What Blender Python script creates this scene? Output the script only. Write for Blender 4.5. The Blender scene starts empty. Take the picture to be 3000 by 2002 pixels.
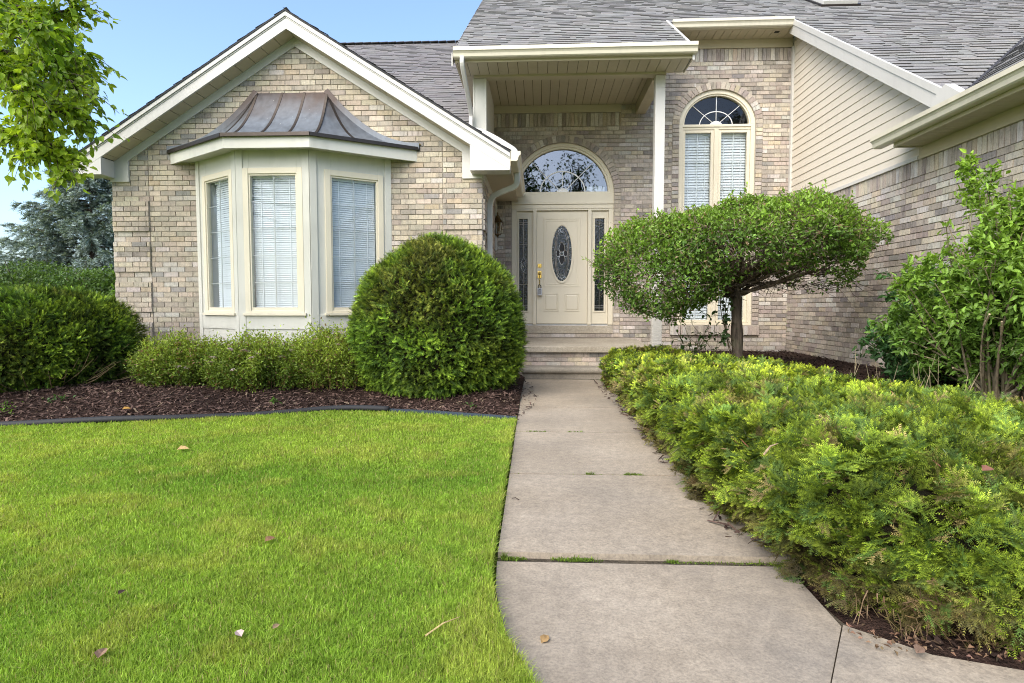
import bpy, math, random
import numpy as np
from math import sin, cos, pi, radians, sqrt, atan2
random.seed(7); RNG = np.random.default_rng(11)
C = bpy.context.scene.collection
ORG = {}

# ------------------------------------------------------------------ mesh builder
class MB:
    def __init__(s):
        s.v = []; s.f = []; s.c = []; s.n = 0
    def add(s, v, f, col=(1, 1, 1)):
        v = np.asarray(v, float).reshape(-1, 3)
        col = np.asarray(col, float)
        if col.ndim == 1: col = np.tile(col[:3], (len(v), 1))
        s.v.append(v); s.c.append(col[:, :3])
        if isinstance(f, np.ndarray): s.f.append(f + s.n)
        else:
            by = {}
            for q in f: by.setdefault(len(q), []).append(q)
            for q in by.values(): s.f.append(np.array(q, int) + s.n)
        s.n += len(v); return s
    def box(s, x0, x1, y0, y1, z0, z1, col=(1, 1, 1)):
        v = [(x, y, z) for z in (z0, z1) for y in (y0, y1) for x in (x0, x1)]
        return s.add(v, [(0, 2, 3, 1), (4, 5, 7, 6), (0, 1, 5, 4), (2, 6, 7, 3), (0, 4, 6, 2), (1, 3, 7, 5)], col)
    def fbox(s, fr, u0, u1, n0, n1, z0, z1, col=(1, 1, 1)):
        v = [fr.p(u, n, z) for z in (z0, z1) for n in (n0, n1) for u in (u0, u1)]
        return s.add(v, [(0, 2, 3, 1), (4, 5, 7, 6), (0, 1, 5, 4), (2, 6, 7, 3), (0, 4, 6, 2), (1, 3, 7, 5)], col)
    def bar(s, a, b, w, h, up=(0, 0, 1), col=(1, 1, 1)):
        """box from a to b, w wide across, h tall (up side)"""
        a = np.array(a, float); b = np.array(b, float); d = (b - a) / np.linalg.norm(b - a)
        up = np.array(up, float); r = np.cross(d, up); r /= np.linalg.norm(r); u = np.cross(r, d)
        v = [p + r * x * w / 2 + u * y * h / 2 for p in (a, b) for y in (-1, 1) for x in (-1, 1)]
        return s.add(v, [(0, 1, 3, 2), (4, 6, 7, 5), (0, 4, 5, 1), (2, 3, 7, 6), (0, 2, 6, 4), (1, 5, 7, 3)], col)
    def prism(s, poly, d, col=(1, 1, 1)):
        """3-D polygon extruded by vector d"""
        p = np.array(poly, float); n = len(p); d = np.array(d, float)
        v = np.vstack([p, p + d])
        f = [tuple(range(n))[::-1], tuple(range(n, 2 * n))] + [(i, (i + 1) % n, n + (i + 1) % n, n + i) for i in range(n)]
        return s.add(v, f, col)
    def sweep(s, prof, path, col=(1, 1, 1), caps=True, rx=None):
        """2-D profile (closed) swept along a 3-D path; rx: fixed reference axis"""
        P = [np.array(p, float) for p in path]; n = len(prof); rows = []
        for i, p in enumerate(P):
            t = (P[min(i + 1, len(P) - 1)] - P[max(i - 1, 0)]); t /= np.linalg.norm(t)
            ref = np.array(rx if rx is not None else ((0, 0, 1) if abs(t[2]) < .9 else (0, 1, 0)), float)
            a = np.cross(t, ref); a /= np.linalg.norm(a); b = np.cross(a, t)
            k = 1.
            if 0 < i < len(P) - 1:
                t1 = P[i] - P[i - 1]; t1 /= np.linalg.norm(t1); k = 1 / max(.6, abs(t1 @ t))
            rows.append([p + a * x + b * y for x, y in prof])
        v = np.array(rows).reshape(-1, 3); f = []
        for i in range(len(P) - 1):
            for j in range(n):
                f.append((i * n + j, i * n + (j + 1) % n, (i + 1) * n + (j + 1) % n, (i + 1) * n + j))
        if caps: f += [tuple(range(n))[::-1], tuple((len(P) - 1) * n + j for j in range(n))]
        return s.add(v, f, col)
    def tube(s, path, rad, sides=6, col=(1, 1, 1)):
        P = np.array(path, float); m = len(P)
        r = np.full(m, rad, float) if np.isscalar(rad) else np.array(rad, float)
        rows = []
        for i in range(m):
            t = P[min(i + 1, m - 1)] - P[max(i - 1, 0)]; t = t / (np.linalg.norm(t) + 1e-9)
            ref = np.array((0, 0, 1.) if abs(t[2]) < .9 else (1., 0, 0))
            a = np.cross(t, ref); a /= np.linalg.norm(a); b = np.cross(a, t)
            for k in range(sides):
                th = 2 * pi * k / sides; rows.append(P[i] + r[i] * (a * cos(th) + b * sin(th)))
        f = [(i * sides + k, i * sides + (k + 1) % sides, (i + 1) * sides + (k + 1) % sides, (i + 1) * sides + k)
             for i in range(m - 1) for k in range(sides)]
        f += [tuple(range(sides))[::-1], tuple((m - 1) * sides + k for k in range(sides))]
        return s.add(rows, f, col)
    def lathe(s, prof, c, seg=16, col=(1, 1, 1), sx=1, sy=1):
        v = [(c[0] + r * cos(2 * pi * k / seg) * sx, c[1] + r * sin(2 * pi * k / seg) * sy, c[2] + z) for r, z in prof for k in range(seg)]
        f = [(i * seg + k, i * seg + (k + 1) % seg, (i + 1) * seg + (k + 1) % seg, (i + 1) * seg + k) for i in range(len(prof) - 1) for k in range(seg)]
        return s.add(v, f, col)
    def arch(s, fr, uc, zc, ai, bi, ao, bo, n0, n1, t0=0., t1=pi, seg=32, col=(1, 1, 1)):
        """elliptical ring in a wall's frame, extruded from n0 to n1"""
        v = []
        for k in range(seg + 1):
            t = t0 + (t1 - t0) * k / seg
            for a, b, n in ((ai, bi, n0), (ao, bo, n0), (ao, bo, n1), (ai, bi, n1)):
                v.append(fr.p(uc + a * cos(t), n, zc + b * sin(t)))
        f = [(4 * k + j, 4 * k + (j + 1) % 4, 4 * k + 4 + (j + 1) % 4, 4 * k + 4 + j) for k in range(seg) for j in range(4)]
        f += [(0, 3, 2, 1), tuple(4 * seg + j for j in range(4))]
        return s.add(v, f, col)
    def build(s, name, mat, parent=None, smooth=False, bevel=0.):
        v = np.vstack(s.v).astype(np.float32); col = np.vstack(s.c)
        o3 = np.array(ORG.get(parent.name, (0, 0, 0)) if parent else (0, 0, 0), np.float32)
        me = bpy.data.meshes.new(name)
        me.vertices.add(len(v)); me.vertices.foreach_set('co', (v - o3).ravel())
        li = np.concatenate([q.ravel() for q in s.f]).astype(np.int32)
        ls = np.concatenate([np.full(len(q), q.shape[1]) for q in s.f]).astype(np.int32)
        me.loops.add(len(li)); me.loops.foreach_set('vertex_index', li)
        me.polygons.add(len(ls)); st = np.zeros(len(ls), np.int32); st[1:] = np.cumsum(ls)[:-1]
        me.polygons.foreach_set('loop_start', st)
        me.polygons.foreach_set('use_smooth', np.full(len(ls), bool(smooth)))
        me.update(calc_edges=True)
        at = me.color_attributes.new('Col', 'FLOAT_COLOR', 'POINT')
        at.data.foreach_set('color', np.hstack([col, np.ones((len(col), 1))]).astype(np.float32).ravel())
        me.validate(); me.materials.append(mat)
        o = bpy.data.objects.new(name, me); C.objects.link(o)
        if parent: o.parent = parent; ORG[o.name] = ORG.get(parent.name, (0, 0, 0))
        else: ORG[o.name] = (0, 0, 0)
        if bevel:
            m = o.modifiers.new('Bevel', 'BEVEL'); m.width = bevel; m.segments = 2; m.limit_method = 'ANGLE'; m.angle_limit = radians(40)
            m.harden_normals = False
        return o

class Fr:
    """frame of a wall: u along it, n out of it, z up"""
    def __init__(s, o, u, n):
        s.o = np.array(o, float); s.u = np.array(u, float); s.n = np.array(n, float)
    def p(s, u, n, z):
        return s.o + s.u * u + s.n * n + np.array((0, 0, z))

def thing(name, label, cat, loc, group=None):
    o = bpy.data.objects.new(name, None); C.objects.link(o); o.location = loc; o.empty_display_size = .2
    o['label'] = label; o['category'] = cat
    if group: o['group'] = group
    ORG[o.name] = tuple(loc); return o
def tag(o, label=None, cat=None, group=None, kind=None):
    for k, x in (('label', label), ('category', cat), ('group', group), ('kind', kind)):
        if x: o[k] = x
    return o

# ------------------------------------------------------------------ noise
def _h(i, j, k, sd):
    n = (i.astype(np.int64) * 374761393 + j.astype(np.int64) * 668265263 + k.astype(np.int64) * 2147483647 + sd * 974711) & 0xffffffff
    n = ((n ^ (n >> 13)) * 1274126177) & 0xffffffff
    return ((n ^ (n >> 16)) & 0xffff) / 65535.
def vn(p, fq=1., sd=0):
    """value noise 0..1"""
    q = np.asarray(p, float) * fq + 100.; i = np.floor(q); f = q - i; f = f * f * (3 - 2 * f); i = i.astype(int); r = 0
    for a in (0, 1):
        for b in (0, 1):
            for c in (0, 1):
                w = (f[:, 0] if a else 1 - f[:, 0]) * (f[:, 1] if b else 1 - f[:, 1]) * (f[:, 2] if c else 1 - f[:, 2])
                r = r + w * _h(i[:, 0] + a, i[:, 1] + b, i[:, 2] + c, sd)
    return r
def fbm(p, fq=1., sd=0, o=3):
    r = 0; a = 1.; t = 0
    for k in range(o): r = r + a * vn(p, fq * 2 ** k, sd + k); t += a; a *= .5
    return r / t
def unit(a): return a / (np.linalg.norm(a, axis=-1, keepdims=True) + 1e-9)
def lerp(a, b, t): return np.asarray(a) * (1 - t) + np.asarray(b) * t
def smooth(t): t = np.clip(t, 0, 1); return t * t * (3 - 2 * t)

# ------------------------------------------------------------------ materials
class NT:
    def __init__(s, name):
        s.m = bpy.data.materials.new(name); s.m.use_nodes = True; s.t = s.m.node_tree; s.t.nodes.clear()
        s.out = s.n('ShaderNodeOutputMaterial')
    def n(s, ty, **kw):
        x = s.t.nodes.new(ty)
        for k, v in kw.items():
            if k.startswith('i_'):
                key = k[2:].replace('_', ' ')
                x.inputs[int(key) if key.isdigit() else key].default_value = v
            else: setattr(x, k, v)
        return x
    def l(s, a, b): s.t.links.new(a, b)
    def ramp(s, fac, stops):
        r = s.n('ShaderNodeValToRGB'); e = r.color_ramp.elements
        while len(e) < len(stops): e.new(.5)
        for q, (p, c) in zip(e, stops): q.position = p; q.color = (*c, 1) if len(c) == 3 else c
        s.l(fac, r.inputs[0]); return r.outputs[0]
    def mix(s, a, b, fac, mode='MIX'):
        m = s.n('ShaderNodeMix', data_type='RGBA', blend_type=mode)
        for x, i in ((fac, 0), (a, 6), (b, 7)):
            if hasattr(x, 'is_linked'): s.l(x, m.inputs[i])
            else: m.inputs[i].default_value = x if i == 0 else ((*x, 1) if len(x) == 3 else x)
        return m.outputs[2]
    def math(s, op, a, b=0.):
        m = s.n('ShaderNodeMath', operation=op)
        for x, i in ((a, 0), (b, 1)):
            if hasattr(x, 'is_linked'): s.l(x, m.inputs[i])
            else: m.inputs[i].default_value = x
        return m.outputs[0]
    def noise(s, scale, detail=3., rough=.55, vec=None, mul=None):
        x = s.n('ShaderNodeTexNoise'); x.inputs['Scale'].default_value = scale
        x.inputs['Detail'].default_value = detail; x.inputs['Roughness'].default_value = rough
        if vec is None: vec = s.pos()
        if mul:
            m = s.n('ShaderNodeVectorMath', operation='MULTIPLY'); s.l(vec, m.inputs[0]); m.inputs[1].default_value = mul; vec = m.outputs[0]
        s.l(vec, x.inputs['Vector']); return x.outputs['Fac']
    def pos(s):
        if not hasattr(s, 'g'): s.g = s.n('ShaderNodeNewGeometry')
        return s.g.outputs['Position']
    def col(s):
        return s.n('ShaderNodeVertexColor', layer_name='Col').outputs['Color']
    def bsdf(s, color, rough=.6, metal=0., spec=.5, bump=None, bd=.002, bs=.5):
        b = s.n('ShaderNodeBsdfPrincipled')
        for k, x in (('Base Color', color), ('Roughness', rough), ('Metallic', metal), ('Specular IOR Level', spec)):
            if hasattr(x, 'is_linked'): s.l(x, b.inputs[k])
            else: b.inputs[k].default_value = (*x, 1) if isinstance(x, tuple) and len(x) == 3 else x
        if bump is not None:
            q = s.n('ShaderNodeBump'); q.inputs['Strength'].default_value = bs; q.inputs['Distance'].default_value = bd
            s.l(bump, q.inputs['Height']); s.l(q.outputs[0], b.inputs['Normal'])
        return b
    def end(s, sh):
        s.l(sh.outputs[0] if hasattr(sh, 'outputs') else sh, s.out.inputs['Surface']); return s.m

def m_paint(name, c, rough=.5, var=.08, grain=0.):
    t = NT(name); n1 = t.noise(1.3, 4); n2 = t.noise(14, 3, mul=(1, 1, .25))
    k = t.math('ADD', t.math('MULTIPLY', n1, .6), t.math('MULTIPLY', n2, .4))
    cc = t.ramp(k, [(.3, tuple(x * (1 - var * 1.6) for x in c)), (.5, c), (.72, tuple(min(1, x * (1 + var * .5)) for x in c))])
    return t.end(t.bsdf(cc, rough, bump=t.noise(60 if not grain else grain, 3), bd=.0012, bs=.25))
def m_brick():
    t = NT('brick'); c = t.col(); g = t.n('ShaderNodeSeparateXYZ'); t.l(t.pos(), g.inputs[0])
    u = t.math('ADD', g.outputs[0], g.outputs[1]); v = t.n('ShaderNodeCombineXYZ')
    sc = t.n('ShaderNodeSeparateColor'); t.l(c, sc.inputs[0])
    t.l(t.math('ADD', t.math('MULTIPLY', u, 30.), t.math('MULTIPLY', sc.outputs[2], 91.)), v.inputs[0])
    t.l(t.math('MULTIPLY', g.outputs[2], 5.), v.inputs[1]); t.l(t.math('MULTIPLY', sc.outputs[0], 50.), v.inputs[2])
    n1 = t.noise(1., 3, .6, vec=v.outputs[0]); n2 = t.noise(75, 3); n3 = t.noise(2.2, 4)
    band = t.ramp(n1, [(.28, (.50, .47, .45)), (.42, (.93, .93, .93)), (.60, (1.16, 1.13, 1.09)), (.76, (.74, .70, .68))])
    k = t.mix(c, band, .8, 'MULTIPLY'); k = t.mix(k, t.ramp(n2, [(.35, (.72, .72, .72)), (.6, (1.1, 1.1, 1.1))]), .55, 'MULTIPLY')
    k = t.mix(k, t.ramp(n3, [(.35, (.82, .81, .8)), (.65, (1.08, 1.07, 1.05))]), .7, 'MULTIPLY')
    return t.end(t.bsdf(k, .88, spec=.25, bump=t.math('ADD', n1, t.math('MULTIPLY', n2, .5)), bd=.002, bs=.5))
def m_mortar():
    t = NT('mortar'); k = t.mix((.34, .30, .25), (.46, .415, .345), t.noise(7, 4))
    return t.end(t.bsdf(k, .95, spec=.1, bump=t.noise(220, 2), bd=.002))
def m_shingle():
    t = NT('asphalt_shingle'); n = t.noise(420, 2); n1 = t.noise(1.1, 4); n2 = t.noise(9, 3)
    k = t.mix(t.col(), t.ramp(n, [(.35, (.62, .62, .64)), (.62, (1.25, 1.24, 1.22))]), .6, 'MULTIPLY')
    k = t.mix(k, t.ramp(n1, [(.3, (.82, .82, .84)), (.7, (1.1, 1.09, 1.08))]), .8, 'MULTIPLY')
    k = t.mix(k, t.ramp(n2, [(.3, (.85, .85, .85)), (.7, (1.08, 1.08, 1.08))]), .7, 'MULTIPLY')
    return t.end(t.bsdf(k, .93, spec=.2, bump=n, bd=.003, bs=.8))
def m_leaf(name, tr=.35, rough=.45, spec=.35, sat=1.):
    t = NT(name); c = t.col(); n = t.noise(35, 2)
    k = t.mix(c, t.ramp(n, [(.3, (.78, .8, .75)), (.7, (1.15, 1.12, 1.1))]), .8, 'MULTIPLY')
    b = t.bsdf(k, rough, spec=spec); tl = t.n('ShaderNodeBsdfTranslucent')
    t.l(t.mix(k, (1.25, 1.2, .55), 1., 'MULTIPLY'), tl.inputs[0])
    m = t.n('ShaderNodeMixShader'); m.inputs[0].default_value = tr; t.l(b.outputs[0], m.inputs[1]); t.l(tl.outputs[0], m.inputs[2])
    return t.end(m)
def m_attr(name, rough=.85, spec=.2, nscale=60, bd=.004):
    t = NT(name); n = t.noise(nscale, 3); k = t.mix(t.col(), t.ramp(n, [(.3, (.65, .65, .65)), (.7, (1.25, 1.25, 1.25))]), .8, 'MULTIPLY')
    return t.end(t.bsdf(k, rough, spec=spec, bump=n, bd=bd))
def m_concrete(name, a, b, stain=True, dark=(.12, .11, .10)):
    t = NT(name); n1 = t.noise(1.4, 5, .6); n2 = t.noise(95, 3, .7); n3 = t.noise(22, 5, .65); n4 = t.noise(.9, 5, .62)
    k = t.mix(a, b, t.ramp(n1, [(.35, (0, 0, 0)), (.65, (1, 1, 1))]))
    k = t.mix(k, t.ramp(n3, [(.32, (.76, .75, .74)), (.68, (1.14, 1.14, 1.13))]), .8, 'MULTIPLY')
    k = t.mix(k, t.ramp(n2, [(.32, (.70, .70, .70)), (.5, (1, 1, 1)), (.68, (1.24, 1.24, 1.24))]), .85, 'MULTIPLY')
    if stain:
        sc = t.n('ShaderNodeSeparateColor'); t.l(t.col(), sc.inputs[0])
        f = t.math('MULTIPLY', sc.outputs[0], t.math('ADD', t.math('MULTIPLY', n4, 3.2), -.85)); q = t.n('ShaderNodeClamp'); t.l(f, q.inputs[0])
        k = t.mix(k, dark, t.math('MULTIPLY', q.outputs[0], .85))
    return t.end(t.bsdf(k, .9, spec=.2, bump=t.math('ADD', n2, n3), bd=.0025, bs=.6))
def m_copper():
    t = NT('weathered_copper'); g = t.n('ShaderNodeSeparateXYZ'); t.l(t.pos(), g.inputs[0])
    n = t.noise(2.2, 5, .6, mul=(1, 1, 1)); n2 = t.noise(7, 4, mul=(2.2, 2.2, .5)); sp = t.noise(24, 2)
    f = t.math('ADD', t.math('MULTIPLY', t.math('SUBTRACT', g.outputs[2], 3.40), 2.2), t.math('MULTIPLY', t.math('SUBTRACT', n, .42), 1.6))
    q = t.n('ShaderNodeClamp'); t.l(f, q.inputs[0])
    k = t.mix((.145, .163, .185), (.062, .042, .034), q.outputs[0]); k = t.mix(k, t.ramp(n2, [(.3, (.72, .72, .72)), (.7, (1.2, 1.2, 1.2))]), .8, 'MULTIPLY')
    k = t.mix(k, (.5, .5, .48), t.ramp(sp, [(.74, (0, 0, 0)), (.78, (.7, .7, .7))]))
    return t.end(t.bsdf(k, t.ramp(n2, [(.3, (.42, .42, .42)), (.7, (.56, .56, .56))]), metal=.3, bump=t.noise(5, 3), bd=.004, bs=.35))
def m_glass(name, tint=(.9, .95, .97), base=.12, wav=0., top=.75):
    t = NT(name); tr = t.n('ShaderNodeBsdfTransparent'); tr.inputs[0].default_value = (*tint, 1)
    gl = t.n('ShaderNodeBsdfGlossy'); gl.inputs['Roughness'].default_value = .015
    gl.inputs[0].default_value = (.95, .96, 1, 1)
    q = t.n('ShaderNodeBump'); q.inputs['Strength'].default_value = .25 if not wav else .8; q.inputs['Distance'].default_value = .004 if not wav else wav
    t.l(t.noise(2.2 if not wav else 55, 2), q.inputs['Height']); t.l(q.outputs[0], gl.inputs['Normal'])
    fr = t.n('ShaderNodeFresnel'); fr.inputs[0].default_value = 1.5
    f = t.math('ADD', t.math('MULTIPLY', fr.outputs[0], top), base)
    m = t.n('ShaderNodeMixShader'); t.l(f, m.inputs[0]); t.l(tr.outputs[0], m.inputs[1]); t.l(gl.outputs[0], m.inputs[2])
    return t.end(m)
def m_metal(name, c, rough=.25):
    t = NT(name); n = t.noise(40, 3); return t.end(t.bsdf(t.mix(c, tuple(x * .6 for x in c), n), rough, metal=1.))
def m_bark():
    t = NT('bark'); n = t.noise(30, 5, .65, mul=(1, 1, .22)); n2 = t.noise(3, 3)
    k = t.mix(t.col(), t.ramp(n, [(.32, (.4, .4, .4)), (.6, (1.3, 1.28, 1.22))]), .9, 'MULTIPLY')
    k = t.mix(k, (.16, .19, .10), t.ramp(n2, [(.55, (0, 0, 0)), (.75, (.35, .35, .35))]))
    return t.end(t.bsdf(k, .95, spec=.1, bump=n, bd=.01, bs=.9))
def m_ground(name, a, b, sc=12., bd=.02):
    t = NT(name); n = t.noise(sc, 5, .65); n2 = t.noise(90, 3)
    k = t.mix(a, b, t.ramp(n, [(.35, (0, 0, 0)), (.65, (1, 1, 1))])); k = t.mix(k, t.ramp(n2, [(.3, (.6, .6, .6)), (.7, (1.3, 1.3, 1.3))]), .8, 'MULTIPLY')
    return t.end(t.bsdf(k, .98, spec=.1, bump=t.math('ADD', n2, n), bd=bd, bs=.9))

M = {}
M['brick'] = m_brick(); M['mortar'] = m_mortar(); M['shingle'] = m_shingle()
M['white'] = m_paint('white_aluminium', (.53, .515, .475), .42, .06)
M['bay'] = m_paint('bay_paint', (.58, .57, .50), .55, .07, 35)
M['cream'] = m_paint('cream_window_paint', (.68, .62, .475), .45, .05)
M['tan'] = m_paint('tan_soffit_vinyl', (.47, .41, .285), .5, .06)
M['gutter'] = m_paint('tan_gutter_enamel', (.60, .555, .435), .35, .09)
M['siding'] = m_paint('beige_siding', (.62, .565, .47), .5, .05)
M['door'] = m_paint('door_paint', (.66, .60, .465), .42, .03)
M['blind'] = m_paint('blind_vinyl', (.86, .865, .87), .5, .03)
M['copper'] = m_copper()
M['flash'] = m_metal('dark_copper_edge', (.10, .085, .075), .5)
M['concrete'] = m_concrete('walk_concrete', (.325, .268, .195), (.41, .345, .26))
M['porch'] = m_concrete('porch_concrete', (.36, .315, .245), (.46, .41, .33), True, (.10, .092, .08))
M['glass'] = m_glass('window_glass', base=.02, top=.42); M['tglass'] = m_glass('transom_glass', (.75, .8, .85), .16, 0., .6)
M['lead'] = m_glass('textured_glass', (.40, .45, .5), .05, .006, .34)
M['came'] = m_metal('silver_came', (.75, .76, .78), .3); M['brass'] = m_metal('polished_brass', (.78, .56, .16), .18)
M['abrass'] = m_metal('aged_brass', (.20, .14, .07), .4)
M['grid'] = m_paint('grille_bar', (.56, .56, .53), .45, .03); M['muntin'] = m_paint('white_muntin', (.78, .78, .76), .4, .03)
t = NT('dark_room'); M['dark'] = t.end(t.bsdf(t.mix((.012, .013, .015), (.03, .03, .032), t.noise(1.2, 3)), .9))
t = NT('dark_gap'); M['gap'] = t.end(t.bsdf(t.mix((.03, .027, .02), (.05, .045, .035), t.noise(5, 3)), .9))
M['plastic'] = m_paint('black_plastic', (.014, .015, .017), .75, .3)
M['bark'] = m_bark(); M['leaf'] = m_leaf('leaf'); M['needle'] = m_leaf('conifer_needle', .25, .6, .14)
M['grass'] = m_leaf('grass_blade', .4, .5, .2); M['petal'] = m_leaf('petal', .3, .7, .1)
M['tree_leaf'] = m_leaf('thin_tree_leaf', .5, .4, .3)
M['mulch'] = m_ground('mulch_soil', (.022, .014, .011), (.07, .042, .032), 16, .03)
M['chip'] = m_attr('mulch_chip'); M['dry'] = m_attr('dry_leaf', .8)
M['soil'] = m_ground('turf_soil', (.08, .12, .016), (.17, .20, .04), 9, .02)
M['far'] = m_ground('meadow', (.13, .215, .028), (.20, .28, .045), .6, .05)
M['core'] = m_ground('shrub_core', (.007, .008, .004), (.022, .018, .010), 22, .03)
M['lockbox'] = m_paint('grey_lockbox', (.5, .51, .53), .35, .05); M['black'] = m_paint('black_rubber', (.015, .015, .016), .5, .1)
# ------------------------------------------------------------------ brickwork
BUFF = [((0.459, 0.407, 0.326), 5), ((0.418, 0.367, 0.292), 6), ((0.371, 0.328, 0.267), 4), ((0.314, 0.284, 0.244), 2), ((0.478, 0.426, 0.334), 3), ((0.279, 0.265, 0.247), 1), ((0.456, 0.424, 0.377), 3), ((0.442, 0.372, 0.272), 1)]
TAUPE_SHADE = [((0.465, 0.414, 0.355), 5), ((0.402, 0.355, 0.310), 5), ((0.350, 0.306, 0.270), 4), ((0.297, 0.263, 0.239), 2), ((0.485, 0.435, 0.354), 3), ((0.510, 0.480, 0.441), 3), ((0.268, 0.247, 0.235), 1), ((0.460, 0.392, 0.303), 1)]  # same brick as BUFF; the light's greyer cast is put into the colour
def pick(pal):
    k = random.choices(pal, weights=[w for _, w in pal])[0][0]; f = random.uniform(.88, 1.1)
    return tuple(min(1, x * f * random.uniform(.97, 1.03)) for x in k)
CH, BL, JT = .0677, .2032, .0100
def one_brick(mb, fr, a, b, z0, z1, n, col):
    j = lambda: random.uniform(-.0022, .0022)
    v = [fr.p(u, m, z) for m, d in ((-.03, 0), (n, 1)) for u, z in ((a + j() * d, z0 + j() * d), (b + j() * d, z0 + j() * d), (b + j() * d, z1 + j() * d), (a + j() * d, z1 + j() * d))]
    mb.add(v, [(4, 5, 6, 7), (0, 1, 5, 4), (1, 2, 6, 5), (2, 3, 7, 6), (3, 0, 4, 7)], col)
def cut(iv, holes):
    for h0, h1 in holes:
        r = []
        for a, b in iv:
            if h1 <= a or h0 >= b: r.append((a, b)); continue
            if h0 > a: r.append((a, h0))
            if h1 < b: r.append((h1, b))
        iv = r
    return iv
def brick_wall(mb, mm, fr, z0, z1, iv_fn, pal, split=(), proj=None, back=True, darkrow=None):
    """iv_fn(za, zb) -> intervals in u kept for this course; split: (u, ...) vertical joints; proj(u, i) -> extra projection"""
    i = 0; z = z0
    while z < z1 - .012:
        zb = min(z + CH, z1); off = (0 if i % 2 else BL / 2) + random.uniform(-.006, .006)
        for a, b in iv_fn(z, zb):
            if back: mm.add([fr.p(u, m, q) for u, m, q in ((a, -.005, z), (b, -.005, z), (b, -.005, zb), (a, -.005, zb))], [(0, 1, 2, 3)])
            pts = [a] + [q for q in split if a + .01 < q < b - .01] + [b]
            for c, d in zip(pts, pts[1:]):
                u = math.floor((c - off) / BL) * BL + off
                while u < d:
                    p, q = max(u, c), min(u + BL, d); u += BL
                    if q - p < .03: continue
                    k = proj((p + q) / 2, i) if proj else 0
                    one_brick(mb, fr, p + JT / 2, q - JT / 2, z + JT / 2, zb - JT / 2, random.uniform(.005, .0095) + k, pick(pal))
                    if k: mm.add([fr.p(u_, m, z_) for m in (-.007, k - .008) for u_, z_ in ((p, z), (q, z), (q, zb), (p, zb))], [(4, 5, 6, 7), (0, 1, 5, 4), (1, 2, 6, 5), (2, 3, 7, 6), (3, 0, 4, 7)])
        z += CH; i += 1
def soldier(mb, mm, fr, a, b, z0, z1, pal, n=.007):
    u = a; mm.add([fr.p(x, -.007, y) for x, y in ((a, z0), (b, z0), (b, z1), (a, z1))], [(0, 1, 2, 3)])
    while u < b - .02:
        e = min(u + CH, b); one_brick(mb, fr, u + JT / 2, e - JT / 2, z0 + JT / 2, z1 - JT / 2, n + random.uniform(-.002, .003), pick(pal)); u += CH
def arch_bricks(mb, mm, fr, uc, zc, ai, bi, w, pal, n=.011):
    k = int(pi * (ai + bi) / 2 / .0685); mm.arch(fr, uc, zc, ai, bi, ai + w + .07, bi + w + .06, -.03, -.0055, seg=40)
    for i in range(k):
        t0 = pi * i / k + .006; t1 = pi * (i + 1) / k - .006; nn = n + random.uniform(-.002, .002)
        v = [fr.p(uc + a * cos(t), m, zc + b * sin(t)) for m in (-.03, nn) for a, b, t in ((ai, bi, t0), (ai + w, bi + w, t0), (ai + w, bi + w, t1), (ai, bi, t1))]
        mb.add(v, [(4, 5, 6, 7), (0, 1, 5, 4), (1, 2, 6, 5), (2, 3, 7, 6), (3, 0, 4, 7)], pick(pal))
def stack_col(mb, mm, fr, a, b, z0, z1, pal, n=.011):
    mm.add([fr.p(x, -.0055, y) for x, y in ((a, z0), (b, z0), (b, z1), (a, z1))], [(0, 1, 2, 3)]); z = z0
    while z < z1 - .02:
        one_brick(mb, fr, a + JT / 2, b - JT / 2, z + JT / 2, min(z + CH, z1) - JT / 2, n + random.uniform(-.002, .002), pick(pal)); z += CH

# ------------------------------------------------------------------ shingles on a sloped plane
def shingles(mb, o, u, v, nrm, v1, iv_fn, base=(.232, .228, .214)):
    o, u, v, nrm = (np.array(x, float) for x in (o, u, v, nrm)); EX = .143; s = 0.; i = 0
    def quad(a, b, s0, s1, l0, l1, col):
        p = [o + u * x + v * y + nrm * h for x, y, h in ((a, s0, l0), (b, s0, l0), (b, s1, l1), (a, s1, l1), (a, s0, l0 - .012), (b, s0, l0 - .012))]
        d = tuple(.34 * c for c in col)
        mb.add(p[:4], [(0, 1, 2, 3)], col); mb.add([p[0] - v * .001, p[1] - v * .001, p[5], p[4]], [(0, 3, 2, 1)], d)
    while s < v1:
        w = .0022
        for a, b in iv_fn(s + .07):
            x = a - random.uniform(0, .2)
            f0 = random.uniform(.97, 1.03)
            while x < b:
                e = x + random.choice((.08, .11, .14, .17, .2, .24)) * random.uniform(.9, 1.1)
                p, q = max(a, x), min(b, e); up = random.random() < .55; x = e
                if q - p < .01: continue
                f = f0 * random.uniform(.94, 1.06) * (1.03 if up else .95); h = .0125 if up else .005
                col = (base[0] * f * random.uniform(.97, 1.03), base[1] * f, base[2] * f * random.uniform(.97, 1.04))
                y = s + random.uniform(-w, w); quad(p, q, y, min(s + EX + .012, v1 + .03), h, 0.0005, col)
        s += EX; i += 1

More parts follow.
